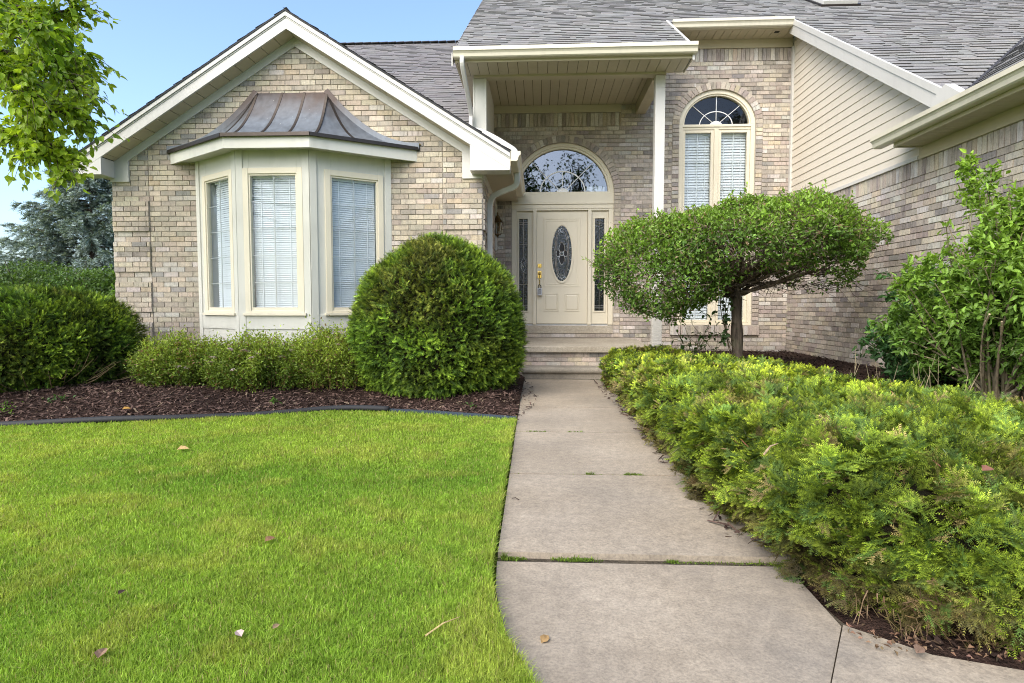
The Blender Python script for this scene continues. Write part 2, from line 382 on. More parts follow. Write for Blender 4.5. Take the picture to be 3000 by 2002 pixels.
def rect_frame(mb, fr, u0, u1, z0, z1, w, n0, n1, wb=None, col=(1, 1, 1)):
    """four butted bars round an opening, outer size given"""
    wb = w if wb is None else wb
    mb.fbox(fr, u0, u0 + w, n0, n1, z0, z1, col); mb.fbox(fr, u1 - w, u1, n0, n1, z0, z1, col)
    mb.fbox(fr, u0 + w, u1 - w, n0, n1 - .001, z0, z0 + wb, col); mb.fbox(fr, u0 + w, u1 - w, n0, n1 - .001, z1 - w, z1, col)
def quadf(mb, fr, u0, u1, n, z0, z1, col=(1, 1, 1)):
    mb.add([fr.p(u, n, z) for u, z in ((u0, z0), (u1, z0), (u1, z1), (u0, z1))], [(0, 1, 2, 3)], col)
def slats(mb, fr, u0, u1, n, z0, z1, pitch, depth, tilt):
    z = z0
    while z < z1:
        d = depth / 2; c, s = cos(tilt) * d, sin(tilt) * d; k = random.uniform(-.0012, .0012)
        mb.add([fr.p(u, n + m, z + q + k) for u, m, q in ((u0, c, -s), (u1, c, -s), (u1, 0, .002), (u0, 0, .002), (u1, -c, s), (u0, -c, s))], [(0, 1, 2, 3), (3, 2, 4, 5)], (1, 1, 1)); z += pitch
    for q in (.18, .82): mb.fbox(fr, u0 + (u1 - u0) * q - .004, u0 + (u1 - u0) * q + .004, n + depth * .4, n + depth * .4 + .002, z0, z1)
    mb.fbox(fr, u0, u1, n - .02, n + .02, z1, z1 + .04)
def boards(mb, mg, o, u, v, L, W, pitch, up, ends=None, gap=.007):
    """grooved soffit: boards run along v (length W), laid side by side along u (length L); up = thickness direction"""
    o, u, v, up = (np.array(x, float) for x in (o, u, v, up)); k = 0.
    mg.add([o + up * .012, o + u * L + up * .012, o + u * L + v * W + up * .012, o + v * W + up * .012], [(0, 1, 2, 3)])
    while k < L - .01:
        a, b = k, min(L, k + pitch) - gap
        p = [o + u * a, o + u * b, o + u * b + v * W, o + v * W + u * a]; mb.prism(p, up * .0115); k += pitch
def gutter_prof(w=.125, h=.12):
    return [(0, 0), (.075, 0), (.09, .012), (.098, .05), (.112, .07), (w, .078), (w, h), (w - .016, h), (w - .016, h - .01), (w - .006, h - .012), (w - .007, .086), (.104, .078), (.086, .055), (.078, .02), (.07, .008), (.008, .008), (.008, h - .01), (0, h - .01)]
def gutter(mb, a, b, out, h=.12):
    """K-style gutter from a to b (bottom-back line), opening up, out = horizontal direction away from the fascia"""
    a, b, out = (np.array(x, float) for x in (a, b, out)); pr = gutter_prof(h=h); z = np.array((0, 0, 1.))
    rows = [p + out * x + z * y for p in (a, b) for x, y in pr]; n = len(pr)
    mb.add(rows, [(i, (i + 1) % n, n + (i + 1) % n, n + i) for i in range(n)])
    for p, s in ((a, 1), (b, -1)):
        o = [p + out * x + z * y for x, y in pr[:8]] + [p + z * h]
        mb.prism(o, (b - a) / np.linalg.norm(b - a) * .002 * s)
def rrect(w, h, r=.012):
    p = []
    for cx_, cy_, a in ((w / 2 - r, h / 2 - r, 0), (-w / 2 + r, h / 2 - r, 90), (-w / 2 + r, -h / 2 + r, 180), (w / 2 - r, -h / 2 + r, 270)):
        for k in (0, 45, 90): p.append((cx_ + r * cos(radians(a + k)), cy_ + r * sin(radians(a + k))))
    return p
def curve(pts, n=8):
    """Catmull-Rom through points"""
    P = [np.array(p, float) for p in pts]; P = [2 * P[0] - P[1]] + P + [2 * P[-1] - P[-2]]; r = []
    for i in range(1, len(P) - 2):
        for k in range(n):
            t = k / n; a, b, c, d = P[i - 1:i + 3]
            r.append(.5 * (2 * b + (c - a) * t + (2 * a - 5 * b + 4 * c - d) * t * t + (3 * b - a - 3 * c + d) * t ** 3))
    return r + [P[-2]]

# ================================================================== THE HOUSE
YG, YD, XG = 7.9, 10.2, 4.133
house = thing('house', 'tan brick house with grey shingle roofs, copper bay roof and recessed front porch', 'house', (0, YD, .2))
FG = Fr((0, YG, 0), (1, 0, 0), (0, -1, 0)); FD = Fr((0, YD, 0), (1, 0, 0), (0, -1, 0)); FW = Fr((XG, 0, 0), (0, -1, 0), (-1, 0, 0))
XA, ZA, SG = -3.205, 4.745, .63                      # gable apex (top of shingles at the rake), slope
gz = lambda x: ZA - SG * abs(x - XA)
# ---- gable wall
b = MB(); mo = MB()
def iv_g(za, zb):
    w = max(0, (4.50 - zb) / SG) + .07
    iv = [(max(-5.75, XA - w), min(-.75, XA + w))]
    if zb < 3.02: iv = cut(iv, [(-4.55, -2.0)])
    return iv
def quoin(u, i):
    return .022 if (u < -5.24 or u > -1.27) and i <= 35 and (35 - i) % 8 < 6 else 0
Z0G = 2.42 - 35 * CH
brick_wall(b, mo, FG, Z0G - 1 * CH, 4.47, iv_g, BUFF, split=(-5.24, -1.27), proj=quoin)
gw = b.build('gable_wall', M['brick'], house); mo.build('mortar', M['mortar'], gw)
# ---- side walls of the gable wing
b = MB(); mo = MB(); FS = Fr((-.75, YG, 0), (0, 1, 0), (1, 0, 0))
brick_wall(b, mo, FS, Z0G - CH, 2.72, lambda a, c: [(0, 2.29)], TAUPE_SHADE, split=(.42,), proj=lambda u, i: .022 if u < .42 and i <= 35 and (35 - i) % 8 < 6 else 0)
sw = b.build('side_wall', M['brick'], house); mo.build('mortar', M['mortar'], sw); b = MB(); mo = MB()
FL = Fr((-5.75, YG, 0), (0, 1, 0), (-1, 0, 0))
brick_wall(b, mo, FL, -.05, 2.72, lambda a, c: [(0, 5.)], BUFF)
sw = b.build('side_wall', M['brick'], house); mo.build('mortar', M['mortar'], sw)
b = MB(); b.box(-.745, -.715, 10.09, 10.19, 1.95, 2.72); b.build('corner_trim', M['white'], house, bevel=.003)
# ---- entry wall: door, transom, arched window
DC, AC = .39, 2.932
def iv_d(za, zb):
    iv = [(-.78, XG)]; h = []
    if zb > .475:
        if zb < .56: pass
        elif za < 2.91: h.append((DC - .97, DC + .97))
        elif za < 2.91 + .95: h.append((DC - .97 * sqrt(max(0, 1 - ((za - 2.91) / .955) ** 2)), DC + .97 * sqrt(max(0, 1 - ((za - 2.91) / .955) ** 2))))
        if .5 <= za < 4.02: h.append((AC - .735, AC + .735))
        elif 4.02 <= za < 4.69: q = .735 * sqrt(max(0, 1 - ((za - 4.02) / .68) ** 2)); h.append((AC - q, AC + q))
    iv = cut(iv, h)
    if zb > 4.035: iv = [(max(a, 1.35), c) for a, c in iv if c > 1.36]
    return iv
b = MB(); mo = MB(); ZB = 5.02 - 72 * CH
brick_wall(b, mo, FD, ZB, 5.02, iv_d, TAUPE_SHADE)
soldier(b, mo, FD, 1.6, XG, 5.02, 5.225, TAUPE_SHADE); soldier(b, mo, FD, -.78, 1.35, 4.0055, 4.2325, TAUPE_SHADE)
arch_bricks(b, mo, FD, DC, 2.91, .86, .845, .105, TAUPE_SHADE); arch_bricks(b, mo, FD, AC, 4.02, .625, .565, .11, TAUPE_SHADE)
for s in (-1, 1):
    e = sorted((DC + s * .86, DC + s * .97)); stack_col(b, mo, FD, e[0], e[1], .49, 2.91, TAUPE_SHADE)
    e = sorted((AC + s * .625, AC + s * .735)); stack_col(b, mo, FD, e[0], e[1], .5, 4.02, TAUPE_SHADE)
    mo.fbox(FD, *sorted((AC + s * .622, AC + s * .63)), -.16, .0, .62, 4.02); mo.fbox(FD, *sorted((DC + s * .856, DC + s * .864)), -.16, .0, .55, 2.91)
mo.arch(FD, AC, 4.02, .622, .562, .63, .57, -.16, .0); mo.arch(FD, DC, 2.91, .857, .842, .865, .85, -.16, .0)
ew = b.build('entry_wall', M['brick'], house); mo.build('mortar', M['mortar'], ew)
# ---- garage wall and siding
b = MB(); mo = MB()
brick_wall(b, mo, FW, 2.42 - 36 * CH, 2.42, lambda a, c: [(-YD, -1.6)], TAUPE_SHADE); soldier(b, mo, FW, -YD, -1.6, 2.42, 2.622, TAUPE_SHADE)
gwl = b.build('garage_wall', M['brick'], house); mo.build('mortar', M['mortar'], gwl)
SM = .65; mz = lambda y: 4.36 + SM * (y - 8.05)       # main roof, top of shingles
b = MB(); z = 2.622; SP = .1165
b.add([(XG + .01, YD, 2.6), (XG + .01, 5.6, 2.6), (XG + .01, YD, mz(YD) - .1)], [(0, 1, 2)])
while z < 5.6:
    zt = z + SP; ylo = max(5.7, 8.05 + (z - 4.36 + .10) / SM); yhi = YD
    if ylo < yhi - .03:
        y2 = max(ylo, min(yhi, 8.05 + (zt - 4.36 + .10) / SM))
        t0, t1 = XG - .011, XG - .001
        b.add([(t0, ylo, z), (t0, yhi, z), (t1, yhi, zt + .004), (t1, y2, zt + .004), (XG + .006, ylo, z), (XG + .006, yhi, z)], [(0, 3, 2, 1), (0, 1, 5, 4)])
    z = zt
sd = b.build('siding_wall', M['siding'], house)
b = MB(); b.box(XG - .035, XG - .002, 10.13, 10.197, 2.63, 5.23); b.box(XG - .03, XG - .004, 6.80, 9.9, 2.60, 2.645); b.build('corner_board', M['white'], sd, bevel=.003)
# ---- gable roof with rake trim
YR = 7.62
gr = MB(); n_ = 1 / sqrt(1 + SG * SG)
for s in (-1, 1):
    x_e = (-6.0 if s < 0 else -.37); run = abs(x_e - XA)
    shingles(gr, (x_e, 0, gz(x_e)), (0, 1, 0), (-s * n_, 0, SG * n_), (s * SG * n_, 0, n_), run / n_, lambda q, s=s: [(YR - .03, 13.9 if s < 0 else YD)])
    gr.prism([(XA, YR - .03, ZA - .004), (x_e - s * -.0, YR - .03, gz(x_e) - .004), (x_e, YR - .03, gz(x_e) - .026), (XA, YR - .03, ZA - .026)], (0, .01, 0), (.05, .05, .052))
    gr.prism([(XA, YR, ZA - .012), (x_e, YR, gz(x_e) - .012), (x_e, YR, gz(x_e) - .03), (XA, YR, ZA - .03)], (0, 6.2 if s < 0 else YD - YR, 0), (.06, .06, .06))
grf = gr.build('gable_roof', M['shingle'], house)
b = MB()
for s in (-1, 1):
    x_e = (-6.0 if s < 0 else -.37)
    P = lambda d0, d1, x0=XA, x1=x_e: [(x0, 0, gz(x0) - d0), (x1, 0, gz(x1) - d0), (x1, 0, gz(x1) - d1), (x0, 0, gz(x0) - d1)]
    mv = lambda p, y: [(x, y, z) for x, _, z in p]
    b.prism(mv(P(.028, .082), YR - .022), (0, .05, 0)); b.prism(mv(P(.084, .10), YR - .008), (0, .04, 0)); b.prism(mv(P(.10, .235), YR), (0, .028, 0))
b.build('rake_board', M['white'], grf, bevel=.002)
b = MB()
for s, (xa, xb, xw0, xw1) in ((-1, (-5.998, -5.69, -5.755, -5.50)), (1, (-.88, -.372, -1.01, -.745))):
    xo = xa if s < 0 else xb; xi = xb if s < 0 else xa; zb = 2.722
    # eave box (pork chop) under the rake and the frieze block on the wall
    top = [(xo, gz(xo) - .236), (xi, gz(xi) - .236)]
    b.prism([(xo, YR + .002, top[0][1] + .06), (xi, YR + .002, top[1][1]), (xi, YR + .002, zb), (xo, YR + .002, zb)], (0, YG - .03 - YR, 0))
    b.box(xw0, xw1, YG - .03, YG + .0, 2.675, gz(xw1 if s < 0 else xw0) - .36)
    xs = xw1 if s < 0 else xw0
    b.prism([(XA, YG - .028, gz(XA) - .225), (xs, YG - .028, gz(xs) - .225), (xs, YG - .028, gz(xs) - .345), (XA, YG - .028, gz(XA) - .345)], (0, .026, 0))
    b.prism([(xw0, YG - .0285, gz(xw0) - .36), (xw0, YG - .0285, gz(xw0) - .23), (xw1, YG - .0285, gz(xw1) - .23), (xw1, YG - .0285, gz(xw1) - .36)], (0, .026, 0))
b.box(-.748, -.73, YG, YD, 2.68, 2.79)
b.build('frieze', M['white'], grf, bevel=.002)
for s in (-1, 1):
    b = MB(); g = MB(); x_e = -5.69 if s < 0 else -.88; L = abs(x_e - XA) / n_
    boards(b, g, (XA, YR + .029, ZA - .232), (s * n_, 0, -SG * n_), (0, 1, 0), L, YG - .03 - YR - .03, .205, (s * SG * n_, 0, n_))
    x0, x1 = (-6.0, -5.75) if s < 0 else (-.75, -.385)
    b.box(x0, x1, YR + .3, 13.8 if s < 0 else YD, 2.786, 2.80)
    b.box(*((-6.02, -6.0) if s < 0 else (-.385, -.365)), YR + .002, 13.8 if s < 0 else YD, 2.775, 2.955)
    sf = b.build('soffit', M['tan'], grf); g.build('soffit_gap', M['gap'], sf)
b = MB(); gutter(b, (-.364, YR - .02, 2.83), (-.364, YD - .1, 2.835), (1, 0, 0)); b.build('gutter', M['gutter'], house)
b = MB(); gutter(b, (-6.022, YR + .0, 2.83), (-6.022, 13.8, 2.83), (-1, 0, 0)); b.build('gutter', M['gutter'], house)
b = MB(); b.sweep(rrect(.09, .065), [(-5.95, YR + .25, gz(-5.95) + .05), (-5.32, YR + .25, gz(-5.32) + .06)], rx=(0, 1, 0)); b.build('downspout', M['gutter'], house)
# ---- rear roof of the wing
b = MB(); rz = lambda y: 7.27 + SM * (y - 14.5); q_ = 1 / sqrt(1 + SM * SM)
shingles(b, (0, 8.9, rz(8.9)), (1, 0, 0), (0, q_, SM * q_), (0, -SM * q_, q_), 5.6 / q_, lambda v: [(-5.6, -.92)], (.19, .182, .178))
b.prism([(-5.6, 8.9, rz(8.9) - .012), (-5.6, 14.5, rz(14.5) - .012), (-5.6, 20, 3.6), (-5.6, 20, 3.55), (-5.6, 14.5, rz(14.5) - .05), (-5.6, 8.9, rz(8.9) - .06)], (4.66, 0, 0), (.06, .06, .06))
for k in range(24): b.bar((-5.6 + k * .2, 14.5, rz(14.5) + .004), (-5.41 + k * .2, 14.5, rz(14.5) + .012), .2, .012, col=(.1, .1, .105))
b.build('rear_roof', M['shingle'], house)
# ---- main roof with porch extension
b = MB(); Y0 = 8.05; XL, XP = -1.14, 1.985
def iv_m(v):
    y = Y0 - 2.3 + v * q_; r = []
    if y > Y0 - .02: r.append((XL - .02, XP))
    xv = y - 1.958
    if y < 9.76:
        if xv > 3.95: r.append((3.95, xv))
    else: r = [(XL - .02, min(xv, 13.))]
    return r
yb = Y0 - 2.3
v_off = (yb - Y0)
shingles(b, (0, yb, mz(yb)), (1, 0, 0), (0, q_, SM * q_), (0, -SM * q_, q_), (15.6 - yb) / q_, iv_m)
D_ = .02
for x0, x1, ya in ((XL, XP - .02, Y0), (XP - .02, 3.97, 9.76)):
    b.prism([(x0, ya, mz(ya) - .006), (x0, 15.6, mz(15.6) - .006), (x0, 15.6, mz(15.6) - D_ - .01), (x0, ya, mz(ya) - D_ - .01)], (x1 - x0, 0, 0), (.05, .05, .05))
b.add([(3.965, 5.92, mz(5.92) - .008), (3.965, 15.6, mz(15.6) - .008), (13.6, 15.6, mz(15.6) - .008)], [(0, 1, 2)], (.05, .05, .05))
b.prism([(XL, 15.6, mz(15.6) - .01), (XL, 22, mz(15.6) - 4.2), (XL, 15.6, mz(15.6) - .3)], (14.7, 0, 0), (.05, .05, .05))
b.prism([(XL, Y0, mz(Y0) + .004), (XL, 15.6, mz(15.6) + .004), (XL, 15.6, mz(15.6) - .02), (XL, Y0, mz(Y0) - .02)], (-.012, 0, 0), (.06, .06, .06))
mr = b.build('main_roof', M['shingle'], house)
b = MB()                                              # rakes: porch end, garage side, left side
def rake(x0, x1, ya, yb_, d0, d1): b.prism([(x0, ya, mz(ya) - d0), (x0, yb_, mz(yb_) - d0), (x0, yb_, mz(yb_) - d1), (x0, ya, mz(ya) - d1)], (x1 - x0, 0, 0))
rake(XP, XP + .03, Y0 + .02, 9.80, -.022, .16)
rake(3.915, 3.947, 5.93, 9.88, -.012, .075); rake(3.926, 3.95, 5.95, 9.88, .0755, .235); rake(3.95, 4.10, 5.98, 10.1, .215, .235)
rake(XL - .028, XL - .013, Y0, 15.6, .012, .18)
b.prism([(3.885, 5.80, 2.96), (3.885, 6.05, 3.14), (3.885, 6.17, 3.10), (3.885, 6.26, 2.98), (3.885, 6.2, 2.93)], (.09, 0, 0))
b.build('rake_board', M['white'], mr, bevel=.003)
b = MB(); b.box(XL + .02, XP + .01, Y0 + .05, Y0 + .075, 4.245, 4.345); b.build('fascia', M['tan'], mr, bevel=.002); b = MB(); b.box(2.0, 3.95, 9.80, 9.825, 5.352, 5.46); b.build('fascia', M['tan'], mr, bevel=.002); b = MB(); b.box(XP - .0, XP + .02, Y0 + .05, 8.6, 4.245, 4.36); b.build('fascia', M['tan'], mr, bevel=.002); b = MB()
b.box(1.75, XG - .02, YD - .03, YD - .001, 5.225, 5.362); b.build('frieze', M['tan'], mr, bevel=.002); b = MB(); b.box(XL + .01, XL + .035, Y0 + .06, 9., 4.235, 4.36)
b.build('fascia', M['tan'], mr, bevel=.002)
b = MB(); g = MB()
boards(b, g, (XL + .035, Y0 + .075, 4.25), (1, 0, 0), (0, 1, 0), XP - XL - .04, .47, .135, (0, 0, 1))
b.box(XL + .036, -.94, 8.6, YD, 4.25, 4.262); sf = b.build('soffit', M['tan'], mr); g.build('soffit_gap', M['gap'], sf); b = MB(); g = MB()
boards(b, g, (1.9, 9.825, 5.362), (1, 0, 0), (0, 1, 0), 2.2, .36, .128, (0, 0, 1))
sf = b.build('soffit', M['tan'], mr); g.build('soffit_gap', M['gap'], sf)
b = MB(); b.box(3.72, 3.79, 9.9, 9.96, 5.354, 5.361); b.build('soffit_vent', M['gap'], mr)
# skylight near the top edge of the picture
b = MB(); sx0, sx1, sy0, sy1 = 4.85, 5.43, 10.82, 11.9
c0 = [(x, y, mz(y) - .02) for x, y in ((sx0, sy0), (sx1, sy0), (sx1, sy1), (sx0, sy1))]
b.prism(c0, (0, -SM * q_ * .11, q_ * .11), (.6, .6, .6)); sk = b.build('skylight', M['white'], mr, bevel=.006)
b = MB(); e = .04; c1 = [(x, y, mz(y) + .0) for x, y in ((sx0 - e, sy0 - e), (sx1 + e, sy0 - e), (sx1 + e, sy1 + e), (sx0 - e, sy1 + e))]
b.prism(c1, (0, -SM * q_ * .035, q_ * .035)); b.build('flashing', M['flash'], sk)
b = MB(); c2 = [(x, y - SM * q_ * .125, mz(y) + q_ * .10) for x, y in ((sx0 + .05, sy0 + .06), (sx1 - .05, sy0 + .06), (sx1 - .05, sy1 - .06), (sx0 + .05, sy1 - .06))]
b.prism(c2, (0, -SM * q_ * .02, q_ * .02)); b.build('dome', M['blind'], sk, bevel=.01)
# ---- garage roof
b = MB(); ax = lambda x: 2.87 + SM * (x - 3.8)
shingles(b, (3.8, 0, 2.87), (0, 1, 0), (q_, 0, SM * q_), (-SM * q_, 0, q_), 5.4 / q_, lambda v: [(1.3, 6.93 if 3.8 + v * q_ < XG - .03 else 3.8 + v * q_ + 1.958)])
b.prism([(3.8, 1.3, 2.862), (8.3, 1.3, ax(8.3) - .008), (8.3, 1.3, ax(8.3) - .03), (3.8, 1.3, 2.84)], (0, 4.4, 0), (.05, .05, .05))
b.prism([(3.8, 5.7, 2.862), (XG, 5.7, ax(XG) - .008), (XG, 5.7, ax(XG) - .03), (3.8, 5.7, 2.84)], (0, 1.22, 0), (.05, .05, .05))
b.add([(4., 5.7, ax(4.) - .03), (8.3, 5.7, ax(8.3) - .03), (8.3, 10.2, ax(8.3) - .03)], [(0, 1, 2)], (.05, .05, .05))
for i in range(30):                                   # woven valley line
    x0 = 3.97 + i * .16; p = np.array((x0, x0 + 1.958, ax(x0) + .012)); d = np.array((.155, .155, .155 * SM)); b.add([p + (-.012, .012, .008), p + (.012, -.012, .004), p + d + (.012, -.012, .004), p + d + (-.012, .012, .008)], [(0, 1, 2, 3)], (.05, .05, .055))
grr = b.build('garage_roof', M['shingle'], house)
g = MB(); b = MB(); b.box(3.802, 3.825, 1.3, 6.72, 2.715, 2.85); b.build('fascia', M['tan'], grr, bevel=.002); b = MB(); b.box(4.10, XG - .004, 1.3, 6.768, 2.595, 2.735)
b.build('frieze', M['tan'], grr, bevel=.002); b = MB()
boards(b, g, (3.826, 1.3, 2.722), (0, 1, 0), (1, 0, 0), 5.42, .30, .10, (0, 0, 1), gap=.004); b.box(3.83, 4.1, 6.70, 6.74, 2.715, 2.86)
sf = b.build('soffit', M['tan'], grr); g.build('soffit_gap', M['gap'], sf)
b = MB(); gutter(b, (3.80, 1.3, 2.755), (3.80, 6.95, 2.755), (-1, 0, 0)); b.build('gutter', M['gutter'], house)
# ---- porch
b = MB(); gutter(b, (XL - .0, Y0 + .05, 4.275), (2.035, Y0 + .05, 4.285), (0, -1, 0), .125); b.build('gutter', M['gutter'], house)
b = MB(); gutter(b, (2.07, 9.80, 5.355), (3.93, 9.80, 5.362), (0, -1, 0)); b.build('gutter', M['gutter'], house)
b = MB(); b.box(1.609, 1.744, 8.58, 8.72, .435, 4.22); b.box(1.602, 1.751, 8.573, 8.727, .436, .50); b.build('porch_column', M['white'], house, bevel=.004)
b = MB(); b.box(-.93, 1.75, 8.56, 8.70, 4.222, 4.262); b.box(-.93, 1.75, 8.575, 8.69, 4.262, 4.5); b.box(1.59, 1.75, 8.725, YD - .002, 4.20, 4.42); b.box(-.78, 1.35, YD - .03, YD - .001, 4.232, 4.355); b.build('porch_beam', M['tan'], house, bevel=.003)
b = MB(); g = MB(); boards(b, g, (-.78, 8.69, 4.358), (1, 0, 0), (0, 1, 0), 2.37, 1.5, .135, (0, 0, 1))
pc = b.build('porch_ceiling', M['tan'], house); g.build('ceiling_gap', M['gap'], pc)
b = MB(); b.box(-.92, -.785, 8.60, 8.66, 3.30, 4.22); b.box(-.785, -.755, 8.592, 8.66, 3.30, 4.22); b.box(-.945, -.92, 8.592, 8.66, 3.30, 4.22); b.box(-.93, -.765, 8.66, YD, 2.6, 4.36)
b.build('porch_side_wall', M['bay'], house, bevel=.003)
b = MB(); z0, z1 = .352, .44
b.prism([(-.75, 8.50, z1), (1.52, 8.50, z1), (1.60, 8.56, z1), (1.60, 9.9, z1 + .035), (1.45, YD, z1 + .04), (-.75, YD, z1 + .04)], (0, 0, z0 - z1), (.25, 0, 0))
ps = b.build('porch_slab', M['porch'], house, bevel=.012)
b = MB(); mo = MB(); FP = Fr((0, 8.555, 0), (1, 0, 0), (0, -1, 0)); brick_wall(b, mo, FP, .352 - 5 * CH, .352, lambda a, c: [(-.74, 1.55)], TAUPE_SHADE)
FP2 = Fr((1.55, 0, 0), (0, 1, 0), (1, 0, 0)); brick_wall(b, mo, FP2, .352 - 5 * CH, .352, lambda a, c: [(8.555, YD)], TAUPE_SHADE)
pb = b.build('porch_base', M['brick'], house); mo.build('mortar', M['mortar'], pb)
b = MB(); pr = [(8.56, 0.), (8.27, 0.), (8.27, .075)] + [(8.262 + .045 - .045 * cos(radians(a)) - .028, .118 + .045 * sin(radians(a))) for a in range(-75, 91, 15)] + [(8.56, .166)]
b.prism([(-.235, y, z) for y, z in pr], (1.34, 0, 0), (.75, 0, 0)); b.build('front_step', M['porch'], house, bevel=.006)
# downspouts on the porch side
b = MB(); D = rrect(.078, .056)
b.sweep(D, curve([(-1.02, 8.02, 4.28), (-1.02, 8.025, 4.18), (-.995, 8.22, 3.98), (-.965, 8.50, 3.72), (-.965, 8.52, 3.6), (-.965, 8.52, 3.45)], 5), rx=(1, 0, 0))
b.build('downspout', M['white'], house, bevel=.0)
b = MB(); b.sweep(rrect(.085, .06), curve([(-.965, 8.50, 3.50), (-.95, 8.40, 3.40), (-.90, 8.1, 3.325), (-.80, 7.86, 3.27), (-.62, 7.72, 3.16), (-.40, 7.68, 3.02), (-.32, 7.68, 2.96), (-.30, 7.68, 2.88)], 5), rx=(0, 1, 0))
b.build('downspout', M['white'], house)
b = MB(); b.sweep(D, curve([(-.31, 8.3, 2.84), (-.31, 8.3, 2.74), (-.34, 8.32, 2.66), (-.5, 8.36, 2.60), (-.64, 8.40, 2.54), (-.69, 8.42, 2.44), (-.695, 8.42, 2.3), (-.695, 8.42, 1.2), (-.695, 8.42, .12)], 5), rx=(0, 1, 0)); b.build('downspout', M['white'], house)

# ---- bay window
BP = [(-4.585, YG), (-3.75, 7.33), (-2.83, 7.33), (-1.96, YG)]
b = MB(); facets = []
bw_parts = []
for i in range(3):
    a, c = np.array(BP[i] + (0,)), np.array(BP[i + 1] + (0,)); L = np.linalg.norm(c - a); u = (c - a) / L; n = np.array((u[1], -u[0], 0)); facets.append((Fr(a, u, n), L))
WC = [.545, .5, .535]
for (fr, L), wc in zip(facets, WC):
    c = L * wc; o0, o1 = c - .30, c + .30
    b.fbox(fr, 0, o0, -.05, 0, .03, 2.93); b.fbox(fr, o1, L, -.05, 0, .03, 2.93); b.fbox(fr, o0, o1, -.05, 0, 2.66, 2.93); b.fbox(fr, o0, o1, -.05, 0, .03, .97)
    b.fbox(fr, 0, .085, -.001, .016, .03, 2.93); b.fbox(fr, L - .085, L, -.001, .016, .03, 2.93)
    b.fbox(fr, .086, L - .086, -.001, .010, .735, .905); b.fbox(fr, .086, L - .086, .0, .014, .722, .7345)
bay = b.build('bay_window', M['bay'], house, bevel=.003)
for k, ((fr, L), wc) in enumerate(zip(facets, WC)):
    c = L * wc; b = MB()
    rect_frame(b, fr, c - .375, c + .375, .925, 2.712, .07, -.02, .020, .03); rect_frame(b, fr, c - .34, c + .34, .945, 2.675, .055, -.05, .006, .05)
    b.fbox(fr, c - .40, c + .40, -.02, .045, .893, .924)
    b.build('window_frame', M['cream'], bay, bevel=.003)
    b = MB(); quadf(b, fr, c - .295, c + .295, -.022, .975, 2.64); pn = b.build('pane', M['glass'], bay)
    b = MB(); b.fbox(fr, c - .006, c + .006, -.034, -.026, .975, 2.64)
    for j in range(1, 5): z = .975 + 1.665 * j / 5; b.fbox(fr, c - .295, c + .295, -.0335, -.0265, z - .0035, z + .0035)
    b.build('muntin', M['grid'], bay)
    b = MB(); slats(b, fr, c - .285 + (.09 if k == 0 else 0), c + .285, -.085, .985, 2.60, .027, .031, radians(63)); b.build('blind', M['blind'], bay)
    b = MB(); quadf(b, fr, c - .33, c + .33, -.24, .85, 2.8); quadf(b, fr, c - .33, c + .33, -.07, 2.64, 2.80); b.build('dark_interior', M['dark'], bay); b = MB(); b.fbox(fr, c - .34, c - .30, -.23, -.05, .86, 2.68); b.fbox(fr, c + .30, c + .34, -.23, -.05, .86, 2.68); b.fbox(fr, c - .30, c + .30, -.23, -.05, .95, .97); b.build('window_reveal', M['muntin'], bay)
BF = [(-4.94, YG), (-3.80, 7.13), (-2.745, 7.13), (-1.60, YG)]; b = MB()
for i in range(3):
    (x0, y0), (x1, y1) = BF[i], BF[i + 1]; d = np.array((x1 - x0, y1 - y0, 0)); d /= np.linalg.norm(d); n = np.array((-d[1], d[0], 0)); k = 0.02
    b.prism([(x0, y0, 2.905), (x1, y1, 2.905), (x1 - k * (i == 0) + .012 * (i == 2) * -1, y1 + .03, 2.905), (x0 + k * (i == 2), y0 + .03 if i else y0, 2.905)] if False else [(x0, y0, 2.905), (x1, y1, 2.905), tuple(np.array((x1, y1, 2.905)) + n * .03), tuple(np.array((x0, y0, 2.905)) + n * .03)], (0, 0, .15))
b.build('bay_fascia', M['bay'], bay)
b = MB(); b.prism([(-4.91, YG, 2.925), (-3.795, 7.16, 2.925), (-2.75, 7.16, 2.925), (-1.63, YG, 2.925)], (0, 0, .012)); b.build('bay_soffit', M['bay'], bay)
TOPW = [(-3.735, YG - .005, 3.815), (-2.80, YG - .005, 3.815)]; EC = [(-4.965, YG - .005, 3.085), (-3.815, 7.105, 3.075), (-2.73, 7.105, 3.075), (-1.575, YG - .005, 3.085)]
NT_ = 22; pf = lambda h: 1 - (1 - h) ** 2.05
def cu(top, bot, t): return np.array((top[0] + (bot[0] - top[0]) * t, top[1] + (bot[1] - top[1]) * t, top[2] + (bot[2] - top[2]) * pf(t)))
b = MB(); se = MB(); fl = MB()
for (ta, ea), (tb, eb) in (((TOPW[0], EC[0]), (TOPW[0], EC[1])), ((TOPW[0], EC[1]), (TOPW[1], EC[2])), ((TOPW[1], EC[2]), (TOPW[1], EC[3]))):
    for i in range(NT_):
        t0, t1 = i / NT_, (i + 1) / NT_
        A, B_, C_, D2 = cu(ta, ea, t0), cu(tb, eb, t0), cu(tb, eb, t1), cu(ta, ea, t1)
        for j in range(6):
            p, q = j / 6, (j + 1) / 6; b.add([lerp(A, B_, p), lerp(A, B_, q), lerp(D2, C_, q), lerp(D2, C_, p)], [(0, 1, 2, 3)])
    fl.bar(np.array(ea) + (0, 0, -.018), np.array(eb) + (0, 0, -.018), .03, .042)
cr = b.build('copper_roof', M['copper'], bay, smooth=True)
def seam(tp, bt, n): se.sweep([(-.006, -.006), (.006, -.006), (.005, .026), (-.005, .026)], [cu(tp, bt, i / 16) for i in range(17)], rx=n)
